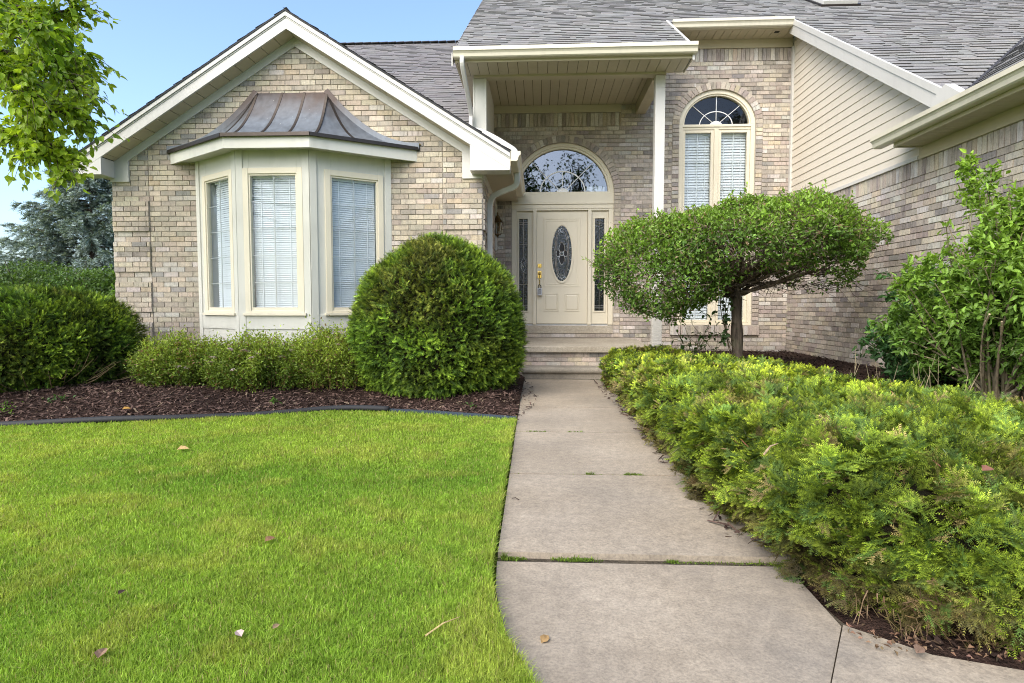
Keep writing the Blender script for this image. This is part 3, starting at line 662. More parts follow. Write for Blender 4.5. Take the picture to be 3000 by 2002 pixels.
for w in (0, .36, .68, 1.): se_t = lerp(TOPW[0], TOPW[1], w); seam(se_t, lerp(EC[1], EC[2], (.0, .32, .66, 1.)[[0, .36, .68, 1.].index(w)]), (1, 0, 0))
seam(TOPW[1], lerp(EC[2], EC[3], .47), (1, .6, 0)); seam(TOPW[0], lerp(EC[1], EC[0], .47), (1, -.6, 0))
se.build('standing_seam', M['flash'], bay)
fl.build('drip_edge', M['flash'], bay)
b = MB()
for tp, bt in ((TOPW[0], EC[0]), (TOPW[1], EC[3])):
    b = MB(); b.sweep([(-.035, -.012), (.035, -.012), (.035, .012), (-.035, .012)], [cu(tp, bt, i / 20) + np.array((0, -.012, .018)) for i in range(21)], rx=(0, 1, 0)); b.build('wall_flashing', M['copper'], bay)
b = MB(); rr = random.Random(5)
for k in range(150):
    t = rr.random() ** .8; p = cu(TOPW[1], EC[3], t) + np.array((.012, -.01, .035)); s = rr.uniform(.006, .016); b.lathe([(0, -s * .6), (s, 0), (0, s * .6)], p, 5)
b.build('moss', m_paint('dry_yellow_moss', (.36, .25, .06), .9, .3), bay)

# ---- entrance: door, sidelights, transom
FE = Fr((0, 10.30, 0), (1, 0, 0), (0, -1, 0))
b = MB(); 
for x0, x1 in ((-.47, -.385), (-.108, -.048), (.82, .88), (1.165, 1.25)): b.fbox(FE, x0, x1, -.06, .05, .70, 2.66)
b.fbox(FE, -.47, 1.25, -.06, .055, 2.662, 2.735); b.fbox(FE, -.475, 1.255, -.06, .075, 2.735, 2.765); b.fbox(FE, -.47, 1.25, -.06, .06, 2.766, 2.91)
b.fbox(FE, -.385, -.108, -.06, .045, 2.63, 2.66); b.fbox(FE, -.048, .82, -.06, .045, 2.635, 2.66); b.fbox(FE, .88, 1.165, -.06, .045, 2.63, 2.66)
b.fbox(FE, DC - .868, -.471, -.05, .02, .70, 2.91); b.fbox(FE, 1.251, DC + .868, -.05, .02, .70, 2.91)
df = b.build('door_frame', M['door'], house, bevel=.004)
b = MB(); b.fbox(FE, -.47, 1.25, -.06, .02, .685, .699); b.build('threshold', M['muntin'], df)
b = MB(); b.fbox(FE, -.47, 1.25, -.1, .12, .552, .684, (.1, 0, 0)); b.build('door_sill', M['porch'], house, bevel=.006)
b = MB(); b.fbox(FE, -.044, .816, -.045, .0, .715, 2.63)
def oring(a0, b0, a1, b1, n0, n1): b.arch(FE, .381, 1.912, a0, b0, a1, b1, n0, n1, 0, 2 * pi, 56)
oring(.178, .478, .206, .506, -.001, .020); oring(.169, .469, .18, .48, -.02, .012)
def panel(u0, u1, z0, z1, cutout=False):
    rect_frame(b, FE, u0, u1, z0, z1, .018, -.001, .010)
    if not cutout:
        i = .045; v = [FE.p(u, n, z) for u, n, z in ((u0 + .022, .0005, z0 + .022), (u1 - .022, .0005, z0 + .022), (u1 - .022, .0005, z1 - .022), (u0 + .022, .0005, z1 - .022), (u0 + i, .011, z0 + i), (u1 - i, .011, z0 + i), (u1 - i, .011, z1 - i), (u0 + i, .011, z1 - i))]
        b.add(v, [(4, 5, 6, 7), (0, 1, 5, 4), (1, 2, 6, 5), (2, 3, 7, 6), (3, 0, 4, 7)])
panel(.07, .692, 1.345, 2.512, True); panel(.075, .33, .925, 1.236); panel(.432, .686, .925, 1.236)
rect_frame(b, FE, .115, .647, 1.39, 2.468, .012, -.001, .006)
dr = b.build('front_door', M['door'], house, bevel=.002)
b = MB(); b.arch(FE, .381, 1.912, .001, .001, .170, .470, .002, .004, 0, 2 * pi, 48); b.build('oval_glass', M['lead'], dr)
b = MB(); b.arch(FE, .381, 1.912, .001, .001, .170, .470, .0006, .0014, 0, 2 * pi, 48)
for s, q in (((0, .105), (.045, .085)), ((0, -.105), (.045, .085)), ((.062, 0), (.03, .05)), ((-.062, 0), (.03, .05))): b.arch(FE, .381 + s[0], 1.912 + s[1], .001, .001, q[0], q[1], .0045, .0055, 0, 2 * pi, 20)
b.build('dark_glass', M['dark'], dr)
b = MB(); W = .0042
def line(pts, w=W, n=.008): b.tube([FE.p(u, n, z) for u, z in pts], w, 5)
ov = lambda a, c, t: (.381 + a * cos(t), 1.912 + c * sin(t))
pt = [(.381, 2.335)] + [(.381 + .118 * sin(pi * k / 12) ** .8, 1.912 + .423 * cos(pi * k / 12)) for k in range(1, 12)] + [(.381, 1.489)]
line(pt); line([(2 * .381 - u, z) for u, z in pt])
pt2 = [(.381 + (u - .381) * .84, 1.912 + (z - 1.912) * .90) for u, z in pt]; line(pt2, .003); line([(2 * .381 - u, z) for u, z in pt2], .003)
for k in range(14):
    t = 2 * pi * (k + .5) / 14; a = ov(.168, .468, t); c = (.381 + .118 * cos(t), 1.912 + .423 * sin(t) * (.97 if abs(sin(t)) > .9 else .93)); line([a, c], .003)
def petal(cx_, cz_, w, h, tipup): 
    line([(cx_ + w * sin(2 * pi * k / 18) * (1 - .45 * max(0, cos(2 * pi * k / 18) * tipup)), cz_ + h * cos(2 * pi * k / 18)) for k in range(19)], .0042, .009)
petal(.381, 2.012, .05, .092, 1); petal(.381, 1.812, .05, .092, -1); petal(.445, 1.912, .033, .055, 0); petal(.317, 1.912, .033, .055, 0); petal(.381, 1.912, .036, .036, 0)
for s in (1, -1): line([(.381, 1.912 + s * .43), (.408, 1.912 + s * .40), (.381, 1.912 + s * .355), (.354, 1.912 + s * .40), (.381, 1.912 + s * .43)], .003)
b.build('leading', M['came'], dr)
b = MB(); b.fbox(FE, -.03, .036, 0, .012, 1.675, 1.738); b.tube([FE.p(.003, .012, 1.706), FE.p(.003, .03, 1.706)], .017, 12); b.build('deadbolt', M['brass'], dr, bevel=.003)
b = MB(); b.fbox(FE, -.03, .036, 0, .012, 1.495, 1.61); b.lathe([(0, -.03), (.02, -.02), (.026, 0), (.02, .02), (0, .03)], FE.p(.003, .028, 1.57), 12)
b.tube([FE.p(.003, n, z) for n, z in ((.012, 1.53), (.05, 1.52), (.055, 1.46), (.05, 1.385), (.012, 1.375))], .0095, 8); b.build('door_handle', M['brass'], dr, bevel=.002)
for x0, x1, gl0, gl1, cr_ in ((-.383, -.11, -.343, -.202, -.27), (.882, 1.163, .945, 1.10, 1.022)):
    b = MB(); rect_frame(b, FE, x0, x1, .715, 2.628, gl0 - x0 - .006, -.045, .0, .22); b.fbox(FE, gl0 - .03, gl1 + .03, -.001, .001, 2.50, 2.53)
    b.fbox(FE, gl1, x1 - (gl0 - x0 - .006), -.045, -.0005, .935, 2.596); b.fbox(FE, gl0 - .006, gl1, -.045, -.0005, 2.50, 2.628 - (gl0 - x0 - .006))
    rect_frame(b, FE, gl0 - .026, gl1 + .026, .91, 2.525, .022, -.001, .014)
    sl = b.build('sidelight', M['door'], house, bevel=.002)
    b = MB(); quadf(b, FE, gl0 - .004, gl1 + .004, -.012, .93, 2.505); b.build('pane', M['lead'], sl)
    b = MB(); quadf(b, FE, gl0 - .004, gl1 + .004, -.04, .93, 2.505); b.build('dark_glass', M['dark'], sl)
    b = MB(); c = (gl0 + gl1) / 2
    for z in (2.44, 2.41, 2.07, 1.385, 1.02, .985): line([(gl0, z), (gl1, z)], .0035, -.006)
    for z0_, z1_ in ((2.505, 1.85), (1.60, .93)): line([(c, z0_), (c, z1_)], .003, -.006)
    line([(c, 1.85), (c + .045, 1.76), (c, 1.68), (c - .045, 1.76), (c, 1.85)], .004, -.004); line([(c, 1.77), (c + .045, 1.68), (c, 1.60), (c - .045, 1.68), (c, 1.77)], .004, -.004)
    b.build('leading', M['came'], sl)
b = MB(); b.arch(FE, DC, 2.91, .80, .785, .858, .843, -.06, .05); b.arch(FE, DC, 2.91, .765, .75, .802, .787, -.06, .028); b.fbox(FE, DC - .80, DC + .80, -.06, .045, 2.9105, 2.945)
tr = b.build('transom_window', M['cream'], house, bevel=.003)
b = MB(); b.add([FE.p(DC + .77 * cos(pi * k / 40), -.02, 2.93 + .75 * sin(pi * k / 40)) for k in range(41)], [tuple(range(41))]); b.build('pane', M['tglass'], tr)
b = MB(); b.arch(FE, DC, 2.945, .001, .001, .10, .072, -.019, -.010)
b.arch(FE, DC, 2.945,   .369, .342, .389, .362, -.018, -.011)
for a in (45, 90, 135): d = (cos(radians(a)), sin(radians(a))); b.bar(FE.p(DC + d[0] * .08, -.0145, 2.945 + d[1] * .06), FE.p(DC + d[0] * (.76 if a != 90 else .386), -.0145, 2.945 + d[1] * (.735 if a != 90 else .36)), .010, .021, up=(0, 1, 0))
b.build('muntin', M['muntin'], tr)
b = MB(); b.fbox(FE, -.6, 1.4, -2.2, -2.15, 0, 4.2); b.fbox(FE, -.6, 1.4, -2.2, -.07, 4.0, 4.05); b.fbox(FE, -.65, -.6, -2.2, -.07, 0, 4.2); b.fbox(FE, 1.4, 1.45, -2.2, -.07, 0, 4.2); b.fbox(FE, -.47, 1.25, -2.2, -.061, 2.70, 2.75); b.build('hall_interior', M['dark'], house)
# ---- arched window
FA = Fr((0, 10.28, 0), (1, 0, 0), (0, -1, 0)); b = MB()
b.arch(FA, AC, 4.02, .555, .50, .624, .562, -.05, .05); b.arch(FA, AC, 4.02, .53, .475, .557, .502, -.05, .03)
for s in (-1, 1): b.fbox(FA, *sorted((AC + s * .555, AC + s * .624)), -.05, .05, .735, 4.02)
b.fbox(FA, AC - .624, AC + .624, -.05, .06, .70, .735); b.fbox(FA, AC - .555, AC + .555, -.05, .045, 3.985, 4.025); b.fbox(FA, AC - .555, AC + .555, -.05, .03, 3.945, 3.984)
b.fbox(FA, AC - .035, AC + .035, -.05, .04, .736, 3.945)
for s in (-1, 1): rect_frame(b, FA, *sorted((AC + s * .036, AC + s * .554)), .737, 3.944, .048, -.05, .02)
aw = b.build('arched_window', M['cream'], house, bevel=.003)
b = MB(); b.add([FA.p(AC + .54 * cos(pi * k / 32), -.02, 4.02 + .49 * sin(pi * k / 32)) for k in range(33)], [tuple(range(33))]); quadf(b, FA, AC - .52, AC - .07, -.02, .77, 3.91); quadf(b, FA, AC + .07, AC + .52, -.02, .77, 3.91); b.build('pane', M['glass'], aw)
b = MB(); b.arch(FA, AC, 4.027, .001, .001, .10, .065, -.019, -.009, seg=16); b.arch(FA, AC, 4.027, .262, .215, .275, .228, -.018, -.01)
for a in (42, 90, 138): d = (cos(radians(a)), sin(radians(a))); b.bar(FA.p(AC + d[0] * .07, -.014, 4.03 + d[1] * .05), FA.p(AC + d[0] * .54, -.014, 4.03 + d[1] * .485), .008, .014, up=(0, 1, 0))
for s in (-1, 1):
    c = AC + s * .295; b.fbox(FA, c - .006, c + .006, -.04, -.03, .78, 3.9)
    for j in range(1, 7): z = .785 + 3.115 * j / 7; b.fbox(FA, *sorted((AC + s * .08, AC + s * .51)), -.0395, -.0305, z - .006, z + .006)
b.build('muntin', M['muntin'], aw)
b = MB()
for s in (-1, 1): slats(b, FA, *sorted((AC + s * .075, AC + s * .515)), -.10, .79, 3.86, .045, .052, radians(64))
b.build('blind', M['blind'], aw)
b = MB(); quadf(b, FA, AC - .6, AC + .6, -.45, .7, 4.7); b.fbox(FA, AC - .62, AC - .6, -.45, -.05, .7, 4.6); b.fbox(FA, AC + .6, AC + .62, -.45, -.05, .7, 4.6); b.fbox(FA, AC - .6, AC + .6, -.45, -.05, 4.6, 4.62); b.build('dark_interior', M['dark'], aw)
b = MB(); mo = MB(); FQ = Fr((0, YD - .05, 0), (1, 0, 0), (0, -1, 0)); soldier(b, mo, FQ, AC - .735, AC + .735, .53, .685, TAUPE_SHADE, .0); mo.fbox(FQ, AC - .735, AC + .735, -.2, -.004, .53, .70)
ws = b.build('window_sill', M['brick'], house); mo.build('mortar', M['mortar'], ws)

# ------------------------------------------------------------------ fittings that are things of their own
FLn = Fr((-.70, 10.19, 0), (1, 0, 0), (0, -1, 0))
ln = thing('wall_lantern', 'aged brass coach lantern on the brick beside the front door', 'lantern', (-.70, 10.19, 2.17))
b = MB(); b.fbox(FLn, -.045, .045, 0, .02, 2.28, 2.46); b.tube([FLn.p(0, n, z) for n, z in ((.02, 2.40), (.06, 2.44), (.10, 2.50))], .008, 6); ln_b = b.build('backplate', M['abrass'], ln, bevel=.003)
b = MB(); b.lathe([(.0, .12), (.008, .11), (.012, .085), (.008, .07), (.03, .05), (.045, .01), (.085, -.05), (.09, -.06), (0, -.06)], FLn.p(0, .11, 2.47), 10); b.build('cap', M['abrass'], ln)
b = MB(); b.lathe([(.075, .0), (.05, -.19), (0, -.19)], FLn.p(0, .11, 2.41), 6); b.build('lamp_glass', M['glass'], ln)
b = MB()
for k in range(6): t = pi * 2 * k / 6; c = FLn.p(0, .11, 0); b.tube([c + np.array((.078 * cos(t), .078 * sin(t), 2.41)), c + np.array((.052 * cos(t), .052 * sin(t), 2.22))], .005, 5)
b.lathe([(.055, .0), (.055, -.015), (.02, -.03), (.012, -.05), (0, -.055)], FLn.p(0, .11, 2.225), 8); b.tube([FLn.p(0, .11, 2.23), FLn.p(0, .11, 2.33)], .012, 8); b.build('cage', M['abrass'], ln)
lk = thing('lockbox', 'small grey realtor lockbox hanging from the brass door handle', 'lockbox', (.003, 10.24, 1.2))
b = MB(); b.fbox(FE, -.034, .046, .035, .075, 1.198, 1.322); lkb = b.build('case', M['lockbox'], lk, bevel=.006)
b = MB(); b.fbox(FE, -.012, .024, .0755, .078, 1.297, 1.308)
for r in range(4):
    for c in range(3): b.fbox(FE, -.022 + c * .019, -.022 + c * .019 + .011, .0755, .0775, 1.222 + r * .017, 1.222 + r * .017 + .009)
b.build('keypad', M['black'], lkb)
b = MB(); b.tube(curve([FE.p(-.018, .055, 1.32), FE.p(-.018, .055, 1.36), FE.p(.003, .055, 1.382), FE.p(.026, .055, 1.36), FE.p(.026, .055, 1.32)], 5), .007, 8); b.build('shackle', M['black'], lk)
wb = MB(); wb.fbox(FE, .80, 1.06, -.22, -.08, 2.953, 3.055); wb.fbox(FE, 1.065, 1.11, -.21, -.09, 2.953, 3.05)
tag(wb.build('fixture_box', M['muntin'], None, bevel=.006), 'white box standing on the ledge behind the glass of the arched transom', 'box')
# ================================================================== GROUND
def inside(px, py, poly):
    poly = np.asarray(poly); r = np.zeros(len(px), bool); j = len(poly) - 1
    for i in range(len(poly)):
        xi, yi = poly[i]; xj, yj = poly[j]
        r ^= ((yi > py) != (yj > py)) & (px < (xj - xi) * (py - yi) / (yj - yi + 1e-12) + xi); j = i
    return r
WL = [(-.225, 8.26), (-.205, 6.6), (-.195, 5.92), (-.188, 4.73), (-.175, 3.52), (-.168, 2.7), (-.166, 2.30), (-.155, 2.1), (-.128, 1.92), (-.08, 1.72), (-.01, 1.54), (.12, 1.3), (.32, 1.05), (.6, .8)]
WR = [(.98, 8.26), (.985, 6.6), (.98, 5.92), (.975, 4.73), (.97, 3.52), (.97, 2.7), (.965, 2.30), (.965, 2.1), (.985, 1.93), (1.03, 1.80), (1.12, 1.68), (1.4, 1.60), (2.2, 1.52), (3.6, 1.46)]
interp = lambda L, y: np.interp(-y, [-q[1] for q in L], [q[0] for q in L])
EDGE = [(-6.9, 4.35), (-5.6, 4.62), (-4.43, 4.82), (-3.72, 4.97), (-3.25, 5.10), (-2.52, 5.42), (-1.98, 5.66), (-1.48, 5.62), (-1.0, 5.52), (-.62, 5.40), (-.20, 5.26)]
EC_ = np.array(curve([(x, y, 0) for x, y in EDGE], 10))[:, :2]
# far meadow, lawn earth
b = MB(); gx = [-160, -40, -12, -7.5, -5, -2.5, -.19, 1, 4, 10, 40, 160]; gy = [-160, -30, -6, 0, 1.2, 3, 5, 8, 12, 25, 60, 200]
b.add([(x, y, -.08) for y in gy for x in gx], [(j * 12 + i, j * 12 + i + 1, j * 12 + i + 13, j * 12 + i + 12) for j in range(11) for i in range(11)])
tag(b.build('ground', M['far']), kind='structure')
lawn_poly = [tuple(p) for p in EC_] + [(WL[i][0] - .015, WL[i][1]) for i in range(2, len(WL)) if WL[i][1] < 5.2] + [(.6, .55), (-3.5, .55), (-7.2, 2.5)]
b = MB(); n = 70; X, Y = np.meshgrid(np.linspace(-7.2, .6, n), np.linspace(.55, 5.7, n)); P = np.c_[X.ravel(), Y.ravel(), np.zeros(n * n)]
P[:, 2] = -.012 + .02 * (vn(P, 1.1, 3) - .5)
qi = np.array([(j * n + i, j * n + i + 1, j * n + n + i + 1, j * n + n + i) for j in range(n - 1) for i in range(n - 1)])
ctr = P[qi].mean(1); qi = qi[inside(ctr[:, 0], ctr[:, 1], lawn_poly)]; b.add(P, qi); tag(b.build('lawn', M['soil']), kind='structure')
# concrete walk: five slabs and the diagonal front one
b = MB()
def slab(poly, z, dz=.0):
    m = 12; rows = []
    (x0, y0), (x1, y1), (x2, y2), (x3, y3) = poly                # near-left, near-right, far-right, far-left
    for j in range(m + 1):
        for i in range(m + 1):
            t, s = i / m, j / m; yy = lerp(lerp(y0, y1, t), lerp(y3, y2, t), s)
            xl, xr = interp(WL, lerp(y0, y3, s)), lerp(x1, x2, s)
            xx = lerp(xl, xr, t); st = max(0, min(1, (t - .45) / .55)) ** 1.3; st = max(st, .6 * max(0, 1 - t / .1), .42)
            rows.append(((xx, yy, z + dz * (.5 - s)), (st, 0, 0)))
    v = np.array([r[0] for r in rows]); c = np.array([r[1] for r in rows]); k = m + 1
    b.add(v, [(j * k + i, j * k + i + 1, j * k + k + i + 1, j * k + k + i) for j in range(m) for i in range(m)], c)
    rim = [i for i in range(k)] + [j * k + m for j in range(1, k)] + [m * k + i for i in range(m - 1, -1, -1)] + [j * k for j in range(m - 1, 0, -1)]
    lo = v[rim] + (0, 0, -.1); e = v[rim]; q = len(rim)
    b.add(np.vstack([e, lo]), [(i, (i + 1) % q, q + (i + 1) % q, q + i) for i in range(q)], np.tile((.6, 0, 0), (2 * q, 1)))
J = [8.25, 5.93, 4.745, 3.525, 2.36]
for i, (ya, yb) in enumerate(zip(J[:-1], J[1:])):
    g = (.014, .016, .015, .014)[i]; slab([(0, yb + g + (.004 if i == 3 else 0)), (1.02, yb + g), (1.02, ya - (.004, .011, .011, .010)[i]), (0, ya - .005)], (0, 0, .002, .004)[i])
slab([(0, 7.10), (1.02, 7.10), (1.02, 7.095), (0, 7.095)], -.004)
# front slab (polygon) and the one beyond the diagonal joint
def flat_slab(poly, z, wts):
    p = [(x, y, z) for x, y in poly]; n = len(p); cx_ = np.mean(p, axis=0); k = 6; v = []; c = []
    for i in range(n):
        for j in range(k + 1): v.append(lerp(p[i], cx_, j / k)); c.append((lerp(wts[i], .34, min(1, j / k * 1.25)), 0, 0))
    f = [(i * (k + 1) + j, ((i + 1) % n) * (k + 1) + j, ((i + 1) % n) * (k + 1) + j + 1, i * (k + 1) + j + 1) for i in range(n) for j in range(k)]
    b.add(v, f, np.array(c)); lo = [(x, y, z - .1) for x, y in poly]
    b.add(p + lo, [(i, (i + 1) % n, n + (i + 1) % n, n + i) for i in range(n)], (.6, 0, 0))
def dens(pts, n=6):
    r = []
    for i in range(len(pts)):
        a, c = pts[i], pts[(i + 1) % len(pts)]
        for k in range(n): r.append(tuple(lerp(a, c, k / n)))
    return r
lw = [(x, y) for x, y in WL if y <= 2.30]; lw[0] = (lw[0][0], 2.322)
fp = dens([(x, y) for x, y in lw[:-2]] + [(.318, .99), (.537, 1.171), (.960, 1.886), (.965, 2.1), (.968, 2.322)], 3)
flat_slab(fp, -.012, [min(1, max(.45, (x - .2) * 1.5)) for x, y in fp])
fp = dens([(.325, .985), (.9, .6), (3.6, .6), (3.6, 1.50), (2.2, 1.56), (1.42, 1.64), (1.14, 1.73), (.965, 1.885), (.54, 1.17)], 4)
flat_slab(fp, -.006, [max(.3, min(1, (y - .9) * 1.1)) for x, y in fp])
tag(b.build('path', M['concrete'], bevel=.0), kind='structure')
b = MB(); pbp = [(x - .0, y) for x, y in WL[:-2]] + [(.3, .5), (3.7, .5), (3.7, 1.6)] + WR[::-1][1:]
b.add([(x, y, -.022) for x, y in pbp], [tuple(range(len(pbp)))]); tag(b.build('path_bed', m_ground('joint_soil', (.05, .042, .03), (.11, .09, .065), 20, .01)), kind='structure')
# planting beds
def bed(name, poly, zf, step=.09):
    x0, y0 = np.min(poly, 0); x1, y1 = np.max(poly, 0); nx, ny = int((x1 - x0) / step) + 2, int((y1 - y0) / step) + 2
    X, Y = np.meshgrid(np.linspace(x0, x1, nx), np.linspace(y0, y1, ny)); P = np.c_[X.ravel(), Y.ravel(), np.zeros(nx * ny)]
    P[:, 2] = zf(P[:, 0], P[:, 1]) + .03 * (fbm(P, 6, 5) - .5)
    q = np.array([(j * nx + i, j * nx + i + 1, j * nx + nx + i + 1, j * nx + nx + i) for j in range(ny - 1) for i in range(nx - 1)]); c = P[q].mean(1)
    q = q[inside(c[:, 0], c[:, 1], poly)]; m = MB(); m.add(P, q); return tag(m.build(name, M['mulch'], smooth=True), kind='structure')
edge_y = lambda x: np.interp(x, EC_[:, 0], EC_[:, 1])
zl = lambda x, y: .0 + .15 * smooth((y - edge_y(x)) / 1.5) * smooth((-.2 - x) / .5 + .25)
lbed = [tuple(p) for p in EC_] + [(-.215, 5.6), (-.235, 8.3), (-.75, 8.5), (-.76, 7.95), (-5.8, 7.95), (-7.4, 7.95), (-7.4, 4.3)]
bed('mulch_bed', lbed, zl)
zr = lambda x, y: -.04 + .034 * smooth((x - .98) / .12) * smooth((y - 1.62) / .12) + .24 * smooth((x - 1.0) / 1.6) * smooth((y - 1.7) / .8) + .03 * smooth((y - 5) / 3)
rbed = [(.90, 8.4), (.90, 2.3), (.89, 1.95), (.98, 1.70), (1.4, 1.55), (2.4, 1.47), (4.13, 1.4), (4.13, 10.2), (1.55, 10.2), (1.55, 8.5)]
bed('mulch_bed', rbed, zr, .05)
def chips(poly, zf, n, bias=None):
    x0, y0 = np.min(poly, 0); x1, y1 = np.max(poly, 0); p = RNG.uniform((x0, y0), (x1, y1), (n, 2)); p = p[inside(p[:, 0], p[:, 1], poly)]
    if bias is not None: p = p[RNG.random(len(p)) < bias(p)]
    k = len(p); z = zf(p[:, 0], p[:, 1]) + RNG.uniform(-.004, .018, k); c = np.c_[p, z]
    a = RNG.uniform(0, 2 * pi, k); ti = RNG.normal(0, .35, k); d = np.c_[np.cos(a) * np.cos(ti), np.sin(a) * np.cos(ti), np.sin(ti)]
    s = unit(np.cross(d, unit(np.c_[RNG.normal(0, .4, k), RNG.normal(0, .4, k), np.ones(k)]))); L = RNG.uniform(.010, .034, (k, 1)); w = RNG.uniform(.003, .009, (k, 1))
    v = np.stack([c - d * L - s * w, c + d * L - s * w * .6, c + d * L + s * w * .7, c - d * L + s * w], 1).reshape(-1, 3)
    f = np.arange(4 * k).reshape(-1, 4); t = RNG.random((k, 1)); col = lerp((.05, .029, .022), (.18, .115, .09), t ** 1.4); col[RNG.random(k) < .05] = (.24, .18, .12)
    return v, f, np.repeat(col, 4, 0)
m = MB(); m.add(*chips(lbed, zl, 42000, lambda p: np.where(p[:, 1] < 7.0, 1., .25)))
rbed_in = [(.99, 8.4), (.99, 2.3), (.985, 1.97), (1.10, 1.80), (1.4, 1.69), (2.4, 1.60), (4.13, 1.53), (4.13, 10.2), (1.62, 10.2), (1.62, 8.4)]
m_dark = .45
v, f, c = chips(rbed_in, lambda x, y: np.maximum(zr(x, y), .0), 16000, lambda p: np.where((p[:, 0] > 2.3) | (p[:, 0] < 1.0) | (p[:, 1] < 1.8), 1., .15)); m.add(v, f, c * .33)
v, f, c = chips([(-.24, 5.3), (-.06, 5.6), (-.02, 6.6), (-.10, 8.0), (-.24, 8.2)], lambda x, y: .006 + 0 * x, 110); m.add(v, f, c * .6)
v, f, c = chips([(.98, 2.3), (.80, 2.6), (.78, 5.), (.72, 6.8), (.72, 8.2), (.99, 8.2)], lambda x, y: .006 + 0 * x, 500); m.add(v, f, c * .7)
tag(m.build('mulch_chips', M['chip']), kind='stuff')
m = MB(); m.tube([(x, y - .02, .020 + .012 * sin(x * 3)) for x, y in EC_[:72]], .027, 8)
le = m.build('lawn_edging', M['plastic'], smooth=True); tag(le, 'black plastic tube edging curving along the front of the left mulch bed', 'lawn edging')
m = MB(); m.sweep([(-.004, -.05), (.004, -.05), (.004, .028), (-.004, .028)], [(x, y - .01, .004) for x, y in EC_[70:]], col=(1, 1, 1)); M['bluep'] = m_paint('dark_blue_plastic', (.02, .035, .055), .7, .2)
tag(m.build('edging_strip', M['bluep']), 'dark blue edging strip between the mulch and the lawn, ending at the walk', 'lawn edging')

# ================================================================== PLANTS: generators
def leaves(m, P, D, N, L, W, col, fold=.3, big=False, droop=.15):
    n = len(P); D = unit(D); S = unit(np.cross(D, N)); N = unit(np.cross(S, D)); L = np.broadcast_to(np.asarray(L, float).reshape(-1, 1), (n, 1)); W = np.broadcast_to(np.asarray(W, float).reshape(-1, 1), (n, 1))
    tip = P + D * L - N * L * droop
    if big:
        v = np.stack([P, P + D * L * .28 - S * W * .46 + N * W * fold, P + D * L * .66 - S * W * .36 + N * W * fold * .8 - N * L * droop * .4, tip,
                      P + D * L * .66 + S * W * .36 + N * W * fold * .8 - N * L * droop * .4, P + D * L * .28 + S * W * .46 + N * W * fold, P + D * L * .5 - N * L * droop * .2], 1).reshape(-1, 3)
        i = np.arange(n)[:, None] * 7; f = np.vstack([i + np.array([[0, 6, 2, 1]]), i + np.array([[6, 3, 2, 2]])[:, :4]])
        f4 = i + np.array([[0, 6, 2, 1]]); f5 = i + np.array([[0, 5, 4, 6]]); t1 = i + np.array([[6, 3, 2]]); t2 = i + np.array([[6, 4, 3]])
        c = np.repeat(col, 7, 0); s = m.n; m.add(v, np.vstack([f4, f5]), c); m.f.append(np.vstack([t1, t2]) + s)
    else:
        v = np.stack([P, P + D * L * .45 - S * W * .5 + N * W * fold, tip, P + D * L * .45 + S * W * .5 + N * W * fold], 1).reshape(-1, 3)
        i = np.arange(n)[:, None] * 4; m.add(v, np.vstack([i + np.array([[0, 2, 1]]), i + np.array([[0, 3, 2]])]), np.repeat(col, 4, 0))
def needles(m, A, D, N, L, k, nl, nw, c0, c1, ang=.85, lift=.2):
    """flat sprays: k pairs of needles along every axis (A, D, L)"""
    n = len(A); D = unit(D); S = unit(np.cross(D, N)); N = np.cross(S, D); L = np.asarray(L).reshape(-1, 1); nl = np.broadcast_to(np.asarray(nl, float).reshape(-1, 1), (n, 1)); nw = np.broadcast_to(np.asarray(nw, float).reshape(-1, 1), (n, 1))
    V, Cc = [np.stack([A - S * nw * .55, A + S * nw * .55, A + D * L], 1)], [np.repeat((np.broadcast_to(c0, (n, 3)) * .5 + np.broadcast_to(c1, (n, 3)) * .25)[:, None, :], 3, 1)]
    for j in range(k):
        t = (j + .6) / k; p = A + D * L * t; ln = nl * (1.05 - .45 * t ** 3)
        for s in (-1, 1):
            d = unit(D * (.45 + .45 * t) + S * s * ang + N * (lift + RNG.normal(0, .16, (n, 1)))); q = p + d * ln
            V.append(np.stack([p - D * nw * .5, p + D * nw * .5, q], 1)); Cc.append(np.repeat(lerp(c0, c1, t)[:, None, :] * RNG.uniform(.85, 1.15, (n, 1, 1)), 3, 1))
    V = np.concatenate(V).reshape(-1, 3); m.add(V, np.arange(len(V)).reshape(-1, 3), np.concatenate(Cc).reshape(-1, 3))
def grid(fn, nu, nv):
    u, v = np.meshgrid(np.linspace(0, 1, nu), np.linspace(0, 1, nv)); P = fn(u.ravel(), v.ravel())
    q = np.array([(j * nu + i, j * nu + i + 1, j * nu + nu + i + 1, j * nu + nu + i) for j in range(nv - 1) for i in range(nu - 1)]); return P, q
def sample(P, q, n, wt=None):
    t = np.vstack([q[:, [0, 1, 2]], q[:, [0, 2, 3]]]); a, b_, c = P[t[:, 0]], P[t[:, 1]], P[t[:, 2]]; nn = np.cross(b_ - a, c - a); ar = np.linalg.norm(nn, axis=1)
    pr = ar if wt is None else ar * wt((a + b_ + c) / 3); k = RNG.choice(len(t), n, p=pr / pr.sum()); r1 = np.sqrt(RNG.random((n, 1))); r2 = RNG.random((n, 1))
    return a[k] * (1 - r1) + b_[k] * r1 * (1 - r2) + c[k] * r1 * r2, unit(nn[k])
def rv(n, s=1.): return RNG.normal(0, s, (n, 3))
def out_sign(nrm, p, c): s = np.sign(((p - c) * nrm).sum(1, keepdims=True)); s[s == 0] = 1; return nrm * s
def jig(c, n, s=.18): return np.asarray(c) * np.exp(RNG.normal(0, s, (n, 1))) * (1 + RNG.normal(0, .05, (n, 3)))

